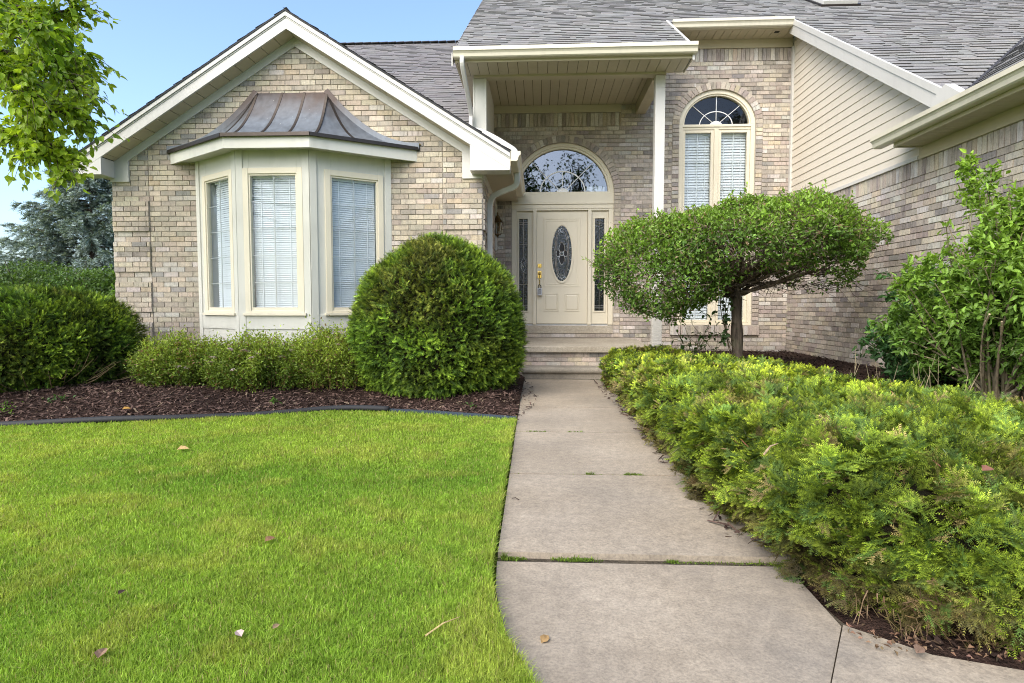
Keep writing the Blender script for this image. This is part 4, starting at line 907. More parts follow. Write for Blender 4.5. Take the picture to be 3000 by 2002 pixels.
# ---- clipped yews (the dome by the step and the wide mound on the left)
def yew(label, cx_, cy_, prof, z0, n, lump, tilt, dark=1., name='yew_shrub'):
    root = thing(name, label, 'shrub', (cx_, cy_, z0)); pz = [p[1] for p in prof]; pr = [p[0] for p in prof]; tt = np.linspace(0, 1, len(prof)); cen = np.array((cx_, cy_, z0 + max(pz) * .4))
    def fn(u, v):
        a = u * 2 * pi; r = np.interp(v, tt, pr); z = np.interp(v, tt, pz); p = np.c_[cx_ + r * np.cos(a), cy_ + r * np.sin(a), z0 + z]
        d = unit(p - cen); return p + d * (lump * 2 * (fbm(p, 1.6, 21) - .5) + lump * 1.6 * (vn(p, 4.6, 22) - .5))[:, None]
    P, q = grid(fn, 64, 44); core = MB(); core.add(cen + (P - cen) * .90, q); core.build('dark_core', M['core'], root, smooth=True)  # closed dark shell inside the foliage; shaded interior put into its colour
    A, nr = sample(P, q, n, lambda c: np.where(c[:, 1] < cy_ + .35, 1., .35)); nr = out_sign(nr, A, cen); k = len(A)
    dep = RNG.random(k) ** 1.5; A = A - nr * (dep * .10)[:, None]
    D = unit(nr * .8 + rv(k, .55) + np.array((0, 0, .14 + tilt))); N = unit(nr * .4 + rv(k, .5) + (0, 0, .6))
    g = fbm(A, 2.0, 31); top = smooth((A[:, 2] - z0) / max(pz)); w = np.clip((g - .42) * 2.2, 0, 1)[:, None]
    lo = lerp((.030, .066, .014), (.045, .085, .012), w); hi = lerp((.185, .30, .03), (.33, .43, .04), w)
    br = (smooth((fbm(A, 3.2, 33) - .52) * 6) * (.3 + .7 * top) * .72)[:, None]; hi = lerp(hi, (.27, .20, .065), br * .85); lo = lerp(lo, (.06, .05, .02), br * .6)
    old = (RNG.random((k, 1)) < .35) * 1.; hi = lerp(hi, (.035, .07, .018), old * .8)
    sc = dark * np.exp(RNG.normal(0, .30, (k, 1)) + 1.5 * (vn(A, 9, 39)[:, None] - .5)); m = MB(); L = RNG.uniform(.05, .095, k)
    needles(m, A, D, N, L, 7, RNG.uniform(.019, .030, k), .0060, lo * sc, hi * sc, .85, .12)
    m.build('foliage', M['needle'], root); return root, A, nr
PD = [(.0, .0), (.70, .0), (.88, .07), (.97, .26), (1.0, .55), (1.0, .72), (.97, .92), (.89, 1.15), (.77, 1.34), (.58, 1.52), (.36, 1.64), (.14, 1.71), (.0, 1.725)]
yew('tall dome-clipped yew with bronze tips, between the bay window and the front step', -1.155, 6.86, [(a * .955, b_ * .985) for a, b_ in PD], .08, 25000, .05, .0, 1.22)
PM = [(.0, .02), (.64, .02), (.86, .10), (.98, .30), (1.02, .50), (.98, .70), (.87, .88), (.69, 1.01), (.44, 1.09), (.17, 1.12), (.0, 1.125)]
yr, A_, _ = yew('broad dark green yew mound at the left corner of the brick gable wall', -5.76, 6.62, PM, .04, 23000, .09, .1, 1.12)
# bare lower twigs of the mound
m = MB()
for k in range(70):
    a = random.uniform(-2.2, .2); r = random.uniform(.5, .8); p = np.array((-5.62 + r * cos(a), 6.62 + r * sin(a), random.uniform(.1, .3))); d = np.array((cos(a + random.uniform(-.4, .4)), sin(a + random.uniform(-.4, .4)), random.uniform(.1, .5)))
    m.tube([p, p + d * .22, p + d * .5 + np.array((0, 0, .04))], [.006, .004, .0015], 4, (.20, .15, .09))
tag(m.build('twigs', M['bark'], yr), kind='stuff')

# ---- clipped spruce hedge along the walk
def strip_hedge(Lf, Rf, ya, yb, h, pw=.34, lump=.042, endp=7., bulge=.10):
    def fn(u, v):
        y = lerp(ya, yb, v); s = np.abs(2 * v - 1); e = (1 - s ** endp).clip(0) ** (1 / 3.2)
        ph = u * pi; c = np.cos(ph); sn = np.sin(ph); cs = np.sign(c) * np.abs(c) ** pw; hz = np.abs(sn) ** pw
        xl, xr = Lf(y), Rf(y); mid = (xl + xr) / 2; half = (xr - xl) / 2; hh = h(y)
        zz = hz * hh * e ** .55; half2 = half * (.35 + .65 * e) * (1 - bulge * (1 - np.sin(np.clip(zz / hh, 0, 1) * pi / 1.35)))
        p = np.c_[mid - cs * half2, y, zz + .02]; d = unit(p - np.c_[mid, np.clip(y, ya + .4, yb - .4), hh * .45])
        return p + d * (lump * 2 * (fbm(p, 2.3, 41) - .5) + lump * (vn(p, 6, 43) - .5))[:, None]
    return fn
def conifer_hedge(label, fn, n, cen_fn, warm, size, name='spruce_hedge', core_s=.88, far=False, seed=51):
    P, q = grid(fn, 90, 110); c0 = P.mean(0); root = thing(name, label, 'hedge', (c0[0], c0[1], 0))
    cc = cen_fn(P); core = MB(); core.add(cc + (P - cc) * core_s, q); core.build('dark_core', M['core'], root, smooth=True)  # dark filler shell, not wood; the hedge's inner shade is in its colour
    A, nr = sample(P, q, n // 6, lambda c: 1 / np.maximum(c[:, 1], 1.7) ** 1.1 * np.where(c[:, 0] > 2.25, .4, 1.)); cn = cen_fn(A); nr = out_sign(nr, A, cn); k = len(A)
    # sprays: six shoots fan out together from one branchlet
    dep = RNG.random(k) ** 1.2; A = A - nr * (dep * .13 - .02 - .05 * (vn(A, 7, seed + 5) - .4))[:, None]; upc = nr[:, 2:3].clip(0, 1)
    Dc = unit(nr * (.55 - .22 * upc) + rv(k, .45) + np.array((0, 0, .12)) + np.array((-.10, -.18, 0)) * (1 - upc)); Nc = unit(nr * .4 + rv(k, .3) + (0, 0, .8)); Sc = unit(np.cross(Dc, Nc)); Nc = np.cross(Sc, Dc); tone = np.repeat(RNG.normal(0, .26, k), 6)[:, None]
    of = np.tile(np.array((-1., -.55, -.15, .2, .6, 1.)), k)[:, None] + RNG.normal(0, .15, (k * 6, 1)); fz = (.030 + .006 * np.repeat(A[:, 1:2], 6, 0).clip(0, 6)) * size; A, nr, Dc, Nc, Sc = (np.repeat(z_, 6, 0) for z_ in (A, nr, Dc, Nc, Sc)); k = len(A)
    A = A + Sc * of * fz * .6 + Dc * (RNG.uniform(-.6, .5, (k, 1)) - .4 * of ** 2) * fz + Nc * RNG.normal(0, .004, (k, 1))
    dist = A[:, 1:2]; up = nr[:, 2:3]
    D = unit(Dc + Sc * of * .55 + rv(k, .12)); N = unit(Nc + rv(k, .14))
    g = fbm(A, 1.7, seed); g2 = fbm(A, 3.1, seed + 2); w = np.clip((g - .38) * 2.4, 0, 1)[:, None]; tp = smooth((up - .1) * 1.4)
    w = (w * (.12 + .88 * tp) * warm * (.62 + .38 * smooth((A[:, 1:2] - 2.0) / 1.6)) + .12).clip(0, 1); lo = lerp((.045, .085, .016), (.12, .17, .02), w); hi = lerp((.24, .34, .034), (.62, .70, .06), w)  # lime tops, duller sides: new growth plus light from above put into the colour
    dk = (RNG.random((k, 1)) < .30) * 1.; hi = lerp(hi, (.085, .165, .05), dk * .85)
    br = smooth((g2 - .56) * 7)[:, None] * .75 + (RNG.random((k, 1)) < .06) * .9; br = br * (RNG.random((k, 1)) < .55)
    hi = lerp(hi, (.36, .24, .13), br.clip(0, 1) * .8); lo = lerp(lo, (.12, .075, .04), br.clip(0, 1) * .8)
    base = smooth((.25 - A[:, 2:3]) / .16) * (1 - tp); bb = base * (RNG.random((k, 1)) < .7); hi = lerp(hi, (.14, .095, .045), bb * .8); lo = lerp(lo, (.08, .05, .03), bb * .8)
    sc = np.exp(RNG.normal(0, .14, (k, 1)) + tone + 1.3 * (vn(A, 9, seed + 9)[:, None] - .5)); lo, hi = lo * sc, hi * sc
    L = RNG.uniform(.05, .105, k) * size; nl = (.0125 + .0018 * dist.clip(0, 7)) * size * RNG.uniform(.8, 1.15, (k, 1)); nw = .0021 + .00095 * dist.clip(0, 7); m = MB()
    near = (dist[:, 0] < 3.4)
    for sel, kk in ((near, 12), (~near, 9)):
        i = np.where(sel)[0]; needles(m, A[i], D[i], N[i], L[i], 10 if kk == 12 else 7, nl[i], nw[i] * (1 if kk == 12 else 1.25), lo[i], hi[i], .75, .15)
        S = unit(np.cross(D[i], N[i]))
        for s in (-1, 1):
            for t in ((.3, .58) if kk == 12 else (.4,)):
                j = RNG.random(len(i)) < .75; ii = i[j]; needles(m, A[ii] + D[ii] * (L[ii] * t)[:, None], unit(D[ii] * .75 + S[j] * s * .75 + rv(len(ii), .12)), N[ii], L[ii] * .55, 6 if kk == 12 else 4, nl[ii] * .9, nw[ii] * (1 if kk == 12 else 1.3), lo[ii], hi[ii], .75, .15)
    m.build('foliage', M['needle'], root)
    # woody tips and clipped ends
    i = RNG.choice(k, min(k, 900)); m = MB(); tw = (.30, .21, .13)
    for a, d in zip(A[i][:600], D[i][:600]):
        d = unit(d + RNG.normal(0, .3, 3)); l = random.uniform(.03, .08); m.tube([a, a + d * l], [.0022, .0012], 3, tuple(x * random.uniform(.6, 1.3) for x in tw))
    tag(m.build('twigs', M['bark'], root), kind='stuff'); return root
hl = lambda y: np.interp(y, [1.7, 1.9, 2.2, 2.7, 3.5, 4.7, 6, 7], [1.0, .93, .87, .83, .81, .81, .83, .90])
hr = lambda y: np.interp(y, [1.7, 2.5, 3.5, 5, 7], [2.9, 2.6, 2.42, 2.32, 2.28])
hh = lambda y: np.interp(y, [1.7, 2.2, 3, 4.2, 5.5, 7], [.44, .49, .49, .46, .44, .42])
cen1 = lambda p: np.c_[np.clip(p[:, 0], 1.25, 2.1), np.clip(p[:, 1], 2.25, 6.3), np.full(len(p), .2)]
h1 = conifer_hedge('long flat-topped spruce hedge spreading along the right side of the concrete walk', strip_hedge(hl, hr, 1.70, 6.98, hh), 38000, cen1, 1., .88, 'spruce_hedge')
h2f = strip_hedge(lambda y: .84 + 0 * y, lambda y: 1.85 + 0 * y, 6.85, 7.95, lambda y: .41 + 0 * y, .42, .035)
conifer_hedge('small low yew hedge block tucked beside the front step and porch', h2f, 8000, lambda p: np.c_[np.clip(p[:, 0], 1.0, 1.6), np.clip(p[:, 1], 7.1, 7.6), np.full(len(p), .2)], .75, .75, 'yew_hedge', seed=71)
m = MB()                                              # dead stems hanging out under the near end
for k in range(420):
    x = random.uniform(.98, 2.6); p = np.array((x, 1.86 - .05 * random.random() + .22 * max(0, 1.15 - x), random.uniform(.02, .13))); d = np.array((random.uniform(-.7, .7), -random.uniform(.1, .8), random.uniform(-.9, .25))); l = random.uniform(.04, .11)
    q1 = p + d * l * .5 + np.array((0, 0, .02)); q2 = p + d * l; q2[2] = max(q2[2], .002); c = random.choice([(.13, .08, .05), (.085, .055, .035), (.2, .135, .085), (.11, .08, .04)]); m.tube([p, q1, q2], [.0019, .0014, .0006], 4, c)
    if random.random() < .4: m.tube([q1, q1 + np.array((random.uniform(-.05, .05), -.03, random.uniform(-.04, .04)))], [.0016, .0006], 3, c)
tag(m.build('dead_stems', M['bark'], h1), kind='stuff')
m = MB(); k = 420; p = np.c_[RNG.uniform(.95, 2.7, k), np.zeros(k), np.zeros(k)]; p[:, 1] = 1.80 - .12 * RNG.random(k) + .25 * (1.2 - p[:, 0]).clip(0) - .05 * (p[:, 0] - 1); p[:, 2] = .004 + .016 * RNG.random(k)
leaves(m, p, np.c_[RNG.normal(0, 1, (k, 2)), RNG.normal(0, .25, k)], np.tile((0, 0, 1.), (k, 1)) + rv(k, .4), RNG.uniform(.008, .03, k), RNG.uniform(.005, .016, k), jig((.13, .08, .05), k, .4), .3)
tag(m.build('leaf_litter', M['dry']), kind='stuff')

# ---- flowering spirea row under the bay window
def spirea(label, cx_, cy_, rx, ry, h, nl, nf, loose=0.):
    root = thing('spirea_shrub', label, 'shrub', (cx_, cy_, .07), 'spirea shrubs under the bay window'); m = MB(); sm = MB(); tips = []
    for k in range(int(130 * rx / .5)):
        a = random.uniform(0, 2 * pi); r = sqrt(random.random()); ex, ey = cx_ + rx * r * cos(a), cy_ + ry * r * sin(a); p0 = np.array((cx_ + rx * .75 * r * cos(a), cy_ + ry * .6 * r * sin(a), .06))
        hz = h * (1 - .48 * r ** 2.5) * random.uniform(.72, 1.06) + loose * random.random() ** 3; p2 = np.array((ex + random.uniform(-.05, .05), ey, .06 + hz)); p1 = (p0 + p2) / 2 + np.array((random.uniform(-.04, .04), random.uniform(-.04, .04), .05))
        sm.tube(curve([p0, p1, p2], 3), [.003, .0028, .0025, .002, .0016, .0012, .001], 3, (.15, .09, .05)); tips.append((p0, p1, p2))
    sm.build('stems', M['bark'], root); T = np.array(tips); n = nl; i = RNG.integers(0, len(T), n); t = RNG.random((n, 1)) ** .6
    A = (1 - t) ** 2 * T[i, 0] + 2 * t * (1 - t) * T[i, 1] + t * t * T[i, 2] + rv(n, .045); ok = A[:, 2] > .10; A, t = A[ok], t[ok]; n = len(A)
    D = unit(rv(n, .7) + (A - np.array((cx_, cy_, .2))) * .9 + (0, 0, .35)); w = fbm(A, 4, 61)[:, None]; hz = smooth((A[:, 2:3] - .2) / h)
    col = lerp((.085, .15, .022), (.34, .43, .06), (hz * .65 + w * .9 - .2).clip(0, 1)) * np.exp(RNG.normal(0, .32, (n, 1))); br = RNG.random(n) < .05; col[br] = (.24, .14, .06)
    leaves(m, A, D, unit(rv(n, .5) + (0, 0, 1)), RNG.uniform(.024, .042, n), RNG.uniform(.013, .022, n), col, .2); m.build('foliage', M['leaf'], root)
    fm = None
    for k in range(nf):
        p0, p1, p2 = random.choice(tips); s = random.uniform(.9, 1.5)
        if random.random() < .7: q = p2 + np.array((0, 0, .012))
        else: t_ = random.uniform(.7, .95); q = lerp(p1, p2, t_) + np.array((random.uniform(-.03, .03), -.06, .03))
        if fm is None:
            f_ = MB(); n2 = 60; a = RNG.uniform(0, 2 * pi, n2); r = .021 * np.sqrt(RNG.random(n2)); pp = np.c_[r * np.cos(a), r * np.sin(a), .006 * (1 - (r / .021) ** 2) + RNG.normal(0, .002, n2)]
            leaves(f_, pp, np.c_[np.cos(a * 3), np.sin(a * 3), .3 + 0 * a], np.tile((0, 0, 1.), (n2, 1)), .008, .007, lerp((.72, .64, .66), (.72, .38, .5), (RNG.random((n2, 1)) < .3) * 1.), .1)
            o = f_.build('flower_cluster', M['petal']); o.parent = root; fm = o
        else: o = fm.copy(); C.objects.link(o); o.parent = root
        o.location = q - np.array(ORG[root.name]); o.rotation_euler = (random.uniform(-.5, .3), random.uniform(-.3, .3), random.uniform(0, 6)); o.scale = (s, s, s)
spirea('leftmost spirea of the row, beside the dark yew mound, dotted with pink and white flowers', -3.98, 6.52, .56, .46, .62, 23000, 60)
spirea('middle spirea of the row, below the bay window, with a few white flowers', -3.12, 6.46, .60, .46, .64, 24500, 40)
spirea('loosest and tallest spirea shrub of the row, touching the domed yew', -2.36, 6.60, .48, .42, .68, 17000, 14, .14)

# ---- umbrella-clipped small tree
def bez(p0, p1, p2, n=8):
    t = np.linspace(0, 1, n)[:, None]; return (1 - t) ** 2 * np.array(p0) + 2 * t * (1 - t) * np.array(p1) + t * t * np.array(p2)
TX, TY = 2.275, 7.0
ut = thing('umbrella_tree', 'small tree clipped into a wide umbrella crown on one trunk before the brick corner', 'tree', (TX, TY, .2))
m = MB(); trunk = bez((TX + .03, TY, .15), (TX + .0, TY, .8), (TX - .03, TY, 1.42), 12); m.tube(trunk, np.linspace(.070, .055, 12) + .006 * np.sin(np.arange(12) * 1.7), 12, (.085, .068, .054)); m.build('trunk', M['bark'], ut, smooth=True)
EL = [((2.58, TY - .05, 1.76), (1.10, 1.0, .43)), ((1.45, TY - .15, 1.46), (.74, .72, .58)), ((3.06, TY - .1, 1.58), (.56, .66, .40)), ((2.05, TY - .2, 1.68), (.85, .9, .44))]
def in_ell(p, s=1.): return np.array([(((p - np.array(c)) / (np.array(r) * s)) ** 2).sum(1) < 1 for c, r in EL])
lb = MB(); tw = MB(); ends = []
for k in range(52):
    e = random.choice(EL); a = random.uniform(0, 2 * pi); rr = random.uniform(.55, .95); c, r = e; el = random.uniform(-.75, .5)
    q = np.array((c[0] + r[0] * rr * cos(a), c[1] + r[1] * rr * sin(a), c[2] + r[2] * el)); s0 = np.array((TX - .02 + random.uniform(-.03, .03), TY + random.uniform(-.03, .03), random.uniform(1.12, 1.42)))
    pth = bez(s0, (s0 + q) / 2 + np.array((random.uniform(-.15, .15), random.uniform(-.15, .15), random.uniform(-.12, .14))), q, 9); pth[1:-1] += RNG.normal(0, .012, (7, 3)); lb.tube(pth, np.linspace(random.uniform(.016, .03), .005, 9), 6, (.12, .092, .07)); ends.append(pth)
lb.build('limbs', M['bark'], ut, smooth=True)
for k in range(900):
    pth = random.choice(ends); p = pth[random.randint(3, 8)]; d = unit(np.array((random.gauss(0, 1), random.gauss(0, 1), random.gauss(.25, .7)))); l = random.uniform(.12, .34); mid = p + d * l * .5 + np.array((random.uniform(-.04, .04),) * 3); e = p + d * l; e[2] = max(e[2], .95)
    tw.tube([p, mid, e], [.0045, .003, .0015], 3, random.choice([(.10, .075, .055), (.16, .125, .09), (.075, .06, .045)]))
n = 66000; A = []; Nn = []
for (c, r), w in zip(EL, (.40, .23, .17, .20)):
    k = int(n * w * 1.7); d = unit(rv(k)); s = 1 - .30 * RNG.random((k, 1)) ** 1.35; s *= 1 + .34 * (fbm(d * r * 1. + np.array(c), 3.2, 77)[:, None] - .5) * 2
    p = np.array(c) + d * np.array(r) * s; A.append(p); Nn.append(unit(d / np.array(r)))
A = np.vstack(A); Nn = np.vstack(Nn); ins = in_ell(A, .76).sum(0); keep = ins == 0
und = (Nn[:, 2] < -.25); keep &= ~(und & (RNG.random(len(A)) < np.where(A[:, 0] > 2.0, .70, .38))); keep &= ~((fbm(A, 4.2, 79) < .40) & (RNG.random(len(A)) < .62)); keep &= ~((A[:, 0] > 1.95) & (A[:, 2] < 1.40 + .55 * (vn(A, 3.2, 83) - .5) + .10 * smooth((A[:, 0] - 2.8) / .6) * 0) & (RNG.random(len(A)) < .93)); A, Nn = A[keep], Nn[keep]; n = len(A)
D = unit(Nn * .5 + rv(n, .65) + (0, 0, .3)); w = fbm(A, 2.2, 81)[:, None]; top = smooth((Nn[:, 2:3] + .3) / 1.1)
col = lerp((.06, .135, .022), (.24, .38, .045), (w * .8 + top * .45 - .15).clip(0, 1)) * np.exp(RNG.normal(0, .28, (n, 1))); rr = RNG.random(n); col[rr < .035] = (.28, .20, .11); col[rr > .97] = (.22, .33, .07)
kk = RNG.choice(np.where(Nn[:, 2] > -.1)[0], 150); sa, sd, so = [], [], []       # stray shoots
for a, d in zip(A[kk], Nn[kk]):
    d = unit(d * .8 + np.array((0, 0, .5)) + RNG.normal(0, .4, 3)); l = random.uniform(.05, .17); tw.tube([a - d * .08, a + d * l * .6, a + d * l], [.003, .002, .001], 3, (.20, .16, .10))
    for j in range(9): sa.append(a + d * l * (j + 1) / 9); sd.append(d * .5 + RNG.normal(0, .6, 3))
A = np.vstack([A, sa]); D = np.vstack([D, unit(np.array(sd))]); Nn = np.vstack([Nn, np.tile((0, 0, 1.), (len(sa), 1))]); col = np.vstack([col, jig((.22, .36, .05), len(sa), .25)]); n = len(A)
m = MB(); leaves(m, A, D, unit(Nn * .6 + rv(n, .5) + (0, 0, .5)), RNG.uniform(.030, .055, n), RNG.uniform(.019, .032, n), col, .18); m.build('foliage', M['leaf'], ut)
i = RNG.choice(n, 4200, replace=False)
for a, d in zip(A[i], Nn[i]):
    d = unit(d + RNG.normal(0, .6, 3)); l = random.uniform(.06, .19); c = random.choice([(.30, .25, .19), (.16, .12, .09), (.24, .18, .12)]); tw.tube([a - d * l * .7, a + d * l * .45], [.003, .0013], 3, c)
for k in range(130):                                  # bare twigs hanging from the underside
    x = random.uniform(1.5, 3.4); p = np.array((x, TY + random.uniform(-.5, .2), 1.25)); d = np.array((random.uniform(-1, 1), random.uniform(-.4, .2), random.uniform(-.7, .1))); l = random.uniform(.15, .4); q1 = p + d * l * .5 + RNG.normal(0, .02, 3)
    tw.tube([p, q1, p + d * l + np.array((0, 0, .05))], [.004, .003, .0012], 3, (.07, .055, .045))
tag(tw.build('twigs', M['bark'], ut), kind='stuff')
m = MB(); n = 60; t = RNG.random((n, 1)); A = lerp((TX - .09, TY - .08, .62), (TX - .16, TY - .05, 1.12), t) + rv(n, .05); A[:, 2] = .6 + .55 * RNG.random(n)
leaves(m, A, unit(rv(n, .6) + (-.5, -.4, -.2)), unit(rv(n, .5) + (0, -.6, .7)), RNG.uniform(.05, .085, n), RNG.uniform(.03, .045, n), jig((.05, .10, .028), n, .3), .15, True); 
for k in range(4): m.tube(bez((TX - .02, TY - .03, .3 + .1 * k), (TX - .22, TY - .1, .7), (TX - .1 - .04 * k, TY - .08, 1.15), 6), .005, 4, (.14, .11, .07))
m.build('suckers', M['leaf'], ut)

# ---- big leafy shrub at the right edge, and the darker one in front of the wall
def leafy(name, label, base, stems, n, ls, cols, tilt, grp=None, cut_st=0, flat=.0, cat='shrub'):
    root = thing(name, label, cat, base, grp); sm = MB(); T = []
    for k in range(len(stems)):
        q = stems[k]; p0 = np.array(base) + np.array((random.uniform(-.12, .12), random.uniform(-.12, .12), -.05)); mid = (p0 + q) / 2 + np.array((0, 0, .12)) + RNG.normal(0, .05, 3); T.append((p0, mid, np.array(q)))
        sm.tube(bez(p0, mid, q, 9), np.linspace(random.uniform(.009, .014), .003, 9), 6, random.choice([(.26, .22, .15), (.20, .165, .11), (.15, .13, .08)]))
    T = np.array(T)
    for k in range(len(stems) * 6):
        a = T[random.randrange(len(T))]; t = random.uniform(.35, .95); p = (1 - t) ** 2 * a[0] + 2 * t * (1 - t) * a[1] + t * t * a[2]; d = unit(RNG.normal(0, 1, 3) + np.array((0, 0, .5)) + (a[2] - a[0]) * .4); l = random.uniform(.1, .28); sm.tube([p, p + d * l], [.004, .0018], 4, (.16, .17, .08)); T = np.vstack([T, [[p, p + d * l * .5, p + d * l]]])
    for k in range(cut_st):
        a = T[random.randrange(len(stems))]; t = random.uniform(.45, .8); p = (1 - t) ** 2 * a[0] + 2 * t * (1 - t) * a[1] + t * t * a[2]; d = unit((a[2] - a[0]) + RNG.normal(0, .25, 3) + np.array((-.2, -.3, 0))); sm.tube([p, p + d * .16], [.008, .0075], 6, (.42, .34, .23))
    sm.build('stems', M['bark'], root); i = RNG.integers(0, len(T), n); t = .28 + .72 * RNG.random((n, 1)) ** .75
    A = (1 - t) ** 2 * T[i, 0] + 2 * t * (1 - t) * T[i, 1] + t * t * T[i, 2]; dd = unit(T[i, 2] - T[i, 0]); A = A + rv(n, .022)
    A[:, 0] = np.minimum(A[:, 0], XG - .06) if base[1] < 10 and base[0] > 0 else A[:, 0]
    D = unit(dd * .7 + rv(n, .75) + (0, 0, .1)); w = fbm(A, 2.4, 91)[:, None]; top = smooth((A[:, 2:3] - base[2]) / 1.6)
    col = lerp(cols[0], cols[1], (w * .9 + top * .5 - .2).clip(0, 1)) * np.exp(RNG.normal(0, .25, (n, 1))); m = MB()
    leaves(m, A, D, unit(rv(n, .45) + (0, -.25, 1.)), RNG.uniform(*ls, n), RNG.uniform(ls[0] * .48, ls[1] * .5, n), col, .16, True, .2); m.build('foliage', M['leaf'], root); return root
def cone_stems(base, k, spec):
    r = []
    for i in range(k):
        x, y, z = spec(); r.append(np.array(base) + np.array((x, y, z)))
    return r
bx = (3.74, 5.0, .22)
def sp1():
    a = random.uniform(0, 2 * pi); t = random.random(); r = random.uniform(.15, .85); return (min(.36, r * .86 * cos(a) - .03), r * 1.0 * sin(a) - .1, 1.9 * (1 - .62 * (r / .9) ** 2) * random.uniform(.3, 1.05))
leafy('burning_bush', 'tall leggy green shrub with cut stems at the right edge before the garage wall', bx, cone_stems(bx, 150, sp1), 38000, (.038, .075), ((.075, .16, .03), (.27, .43, .055)), 0, None, 50)
bx2 = (3.70, 5.85, .22)
def sp2():
    a = random.uniform(0, 2 * pi); r = random.uniform(.1, .50); return (min(.36, r * .75 * cos(a)), r * .9 * sin(a), .92 * (1 - .45 * (r / .55) ** 2) * random.uniform(.15, 1.05))
leafy('broadleaf_shrub', 'lower dark green broad-leaved shrub against the garage brick, left of the tall leggy one', bx2, cone_stems(bx2, 80, sp2), 11000, (.045, .088), ((.03, .085, .025), (.09, .20, .055)), 0)
bx3 = (2.02, 7.55, .2)
leafy('small_plant', 'little rosette plant with pointed leaves behind the hedge near the window sill', bx3, cone_stems(bx3, 9, lambda: (random.uniform(-.18, .18), random.uniform(-.1, .1), random.uniform(.28, .42))), 90, (.05, .10), ((.04, .10, .025), (.09, .17, .035)), 0, cat='plant')
for k in range(12):
    m = MB(); p = np.array((random.uniform(2.6, 3.3), random.uniform(4.3, 5.6), .2)); q = p + np.array((random.uniform(-.12, .12), random.uniform(-.1, .1), random.uniform(.28, .45))); m.tube([p, (p + q) / 2 + .01, q], [.004, .003, .0015], 4, (.26, .22, .14)); m.tube([(p + q) / 2 + .01, (p + q) / 2 + np.array((random.uniform(-.06, .06), 0, .1))], [.0025, .001], 4, (.26, .22, .14))
    tag(m.build('dry_stalk', M['bark']), 'thin bare upright stalk standing in the dark mulch behind the spruce hedge', 'plant', 'dry stalks in the mulch')
for nm, lb_, (x, y, z), s, cl in (('weed', 'tuft of small green leaves at the foot of the left yew mound', (-4.72, 5.62, .03), 60, (.07, .14, .04)), ('conifer_seedling', 'low bright green conifer sprig at the far left edge of the mulch', (-4.95, 5.12, .02), 90, (.14, .26, .04)), ('weed', 'little seedling weed in the mulch before the middle spirea', (-2.62, 5.75, .05), 14, (.10, .20, .04)), ('weed', 'single small weed in the mulch before the domed yew', (-.66, 5.72, .04), 10, (.09, .17, .04))):
    m = MB(); A = np.array((x, y, z)) + np.c_[RNG.normal(0, .002 * s ** .9, s), RNG.normal(0, .0015 * s ** .9, s), RNG.uniform(0, .004 * s ** .75, s)]; leaves(m, A, unit(rv(s, .8) + (0, 0, .5)), unit(rv(s, .4) + (0, 0, 1)), RNG.uniform(.03, .06, s), RNG.uniform(.012, .026, s), jig(cl, s, .25), .2); tag(m.build(nm, M['leaf']), lb_, 'plant')

# ---- overhanging tree at the top left
st = thing('shade_tree', 'light green broadleaf tree leaning in from the top left above the gable eave', 'tree', (-5.75, 4.9, 0))
m = MB(); m.tube(bez((-5.75, 4.9, -.05), (-5.7, 4.9, 2), (-5.6, 4.85, 4.6), 12), np.linspace(.15, .08, 12), 12, (.13, .11, .09)); m.build('trunk', M['bark'], st, smooth=True)
K_, fpx = 3000 / 2350, 1750.
def at(x, y, Y):                                      # a direction of the survey photograph turned into a point at depth Y
    p = math.atan(101 / 1750); th = math.atan(80 / 1750 * cos(p)); F = np.array((-sin(th) * cos(p), cos(th) * cos(p), -sin(p))); R = np.array((cos(th), sin(th), 0)); U = np.cross(R, F); d = F + (x * K_ - 1500) / fpx * R - (y * K_ - 1001) / fpx * U; return np.array((0, 0, 1.)) + d * Y / d[1]
TW = [[(-500, -150, 4.9), (-120, -40, 4.7), (60, 20, 4.5), (185, 25, 4.4)], [(-520, 60, 4.9), (-150, 60, 4.6), (50, 90, 4.4), (200, 130, 4.3)], [(-520, 60, 4.9), (-180, 120, 4.5), (40, 150, 4.35), (150, 185, 4.3), (245, 265, 4.2)],
      [(-520, 160, 4.9), (-120, 170, 4.4), (20, 225, 4.2), (120, 280, 4.1), (195, 300, 4.1)], [(-520, 160, 4.9), (-150, 200, 4.5), (10, 230, 4.4), (80, 270, 4.3), (130, 340, 4.2), (175, 385, 4.1), (200, 432, 4.05)],
      [(-520, 100, 4.9), (-150, 90, 4.8), (20, 120, 4.8), (120, 130, 4.7), (220, 200, 4.6)], [(-520, -60, 4.9), (-100, -90, 4.6), (40, -60, 4.4), (150, -30, 4.3)], [(-520, 160, 4.9), (-150, 290, 4.4), (-20, 330, 4.2), (45, 345, 4.1), (75, 368, 4.05)],
      [(-500, -150, 4.9), (-100, -200, 5.2), (60, -160, 5.3), (200, -120, 5.2)], [(-520, 100, 4.9), (-100, 30, 5.3), (40, 50, 5.4), (150, 70, 5.3)], [(-520, 160, 4.9), (-150, 180, 4.7), (40, 200, 4.6), (180, 270, 4.5), (230, 310, 4.45)], [(-520, 60, 4.9), (-200, 40, 4.0), (-40, 20, 3.8), (90, 60, 3.7)], [(-520, 160, 4.9), (-250, 160, 4.2), (-80, 170, 4.0), (40, 200, 3.9), (110, 260, 3.9)]]
lm = MB(); lf = []; ld = []
WP = [[at(x_ - (38 if x_ > 100 and y_ > 150 else 0), y_ - (36 if y_ > 150 else 0), d_) for x_, y_, d_ in pth] for pth in TW]
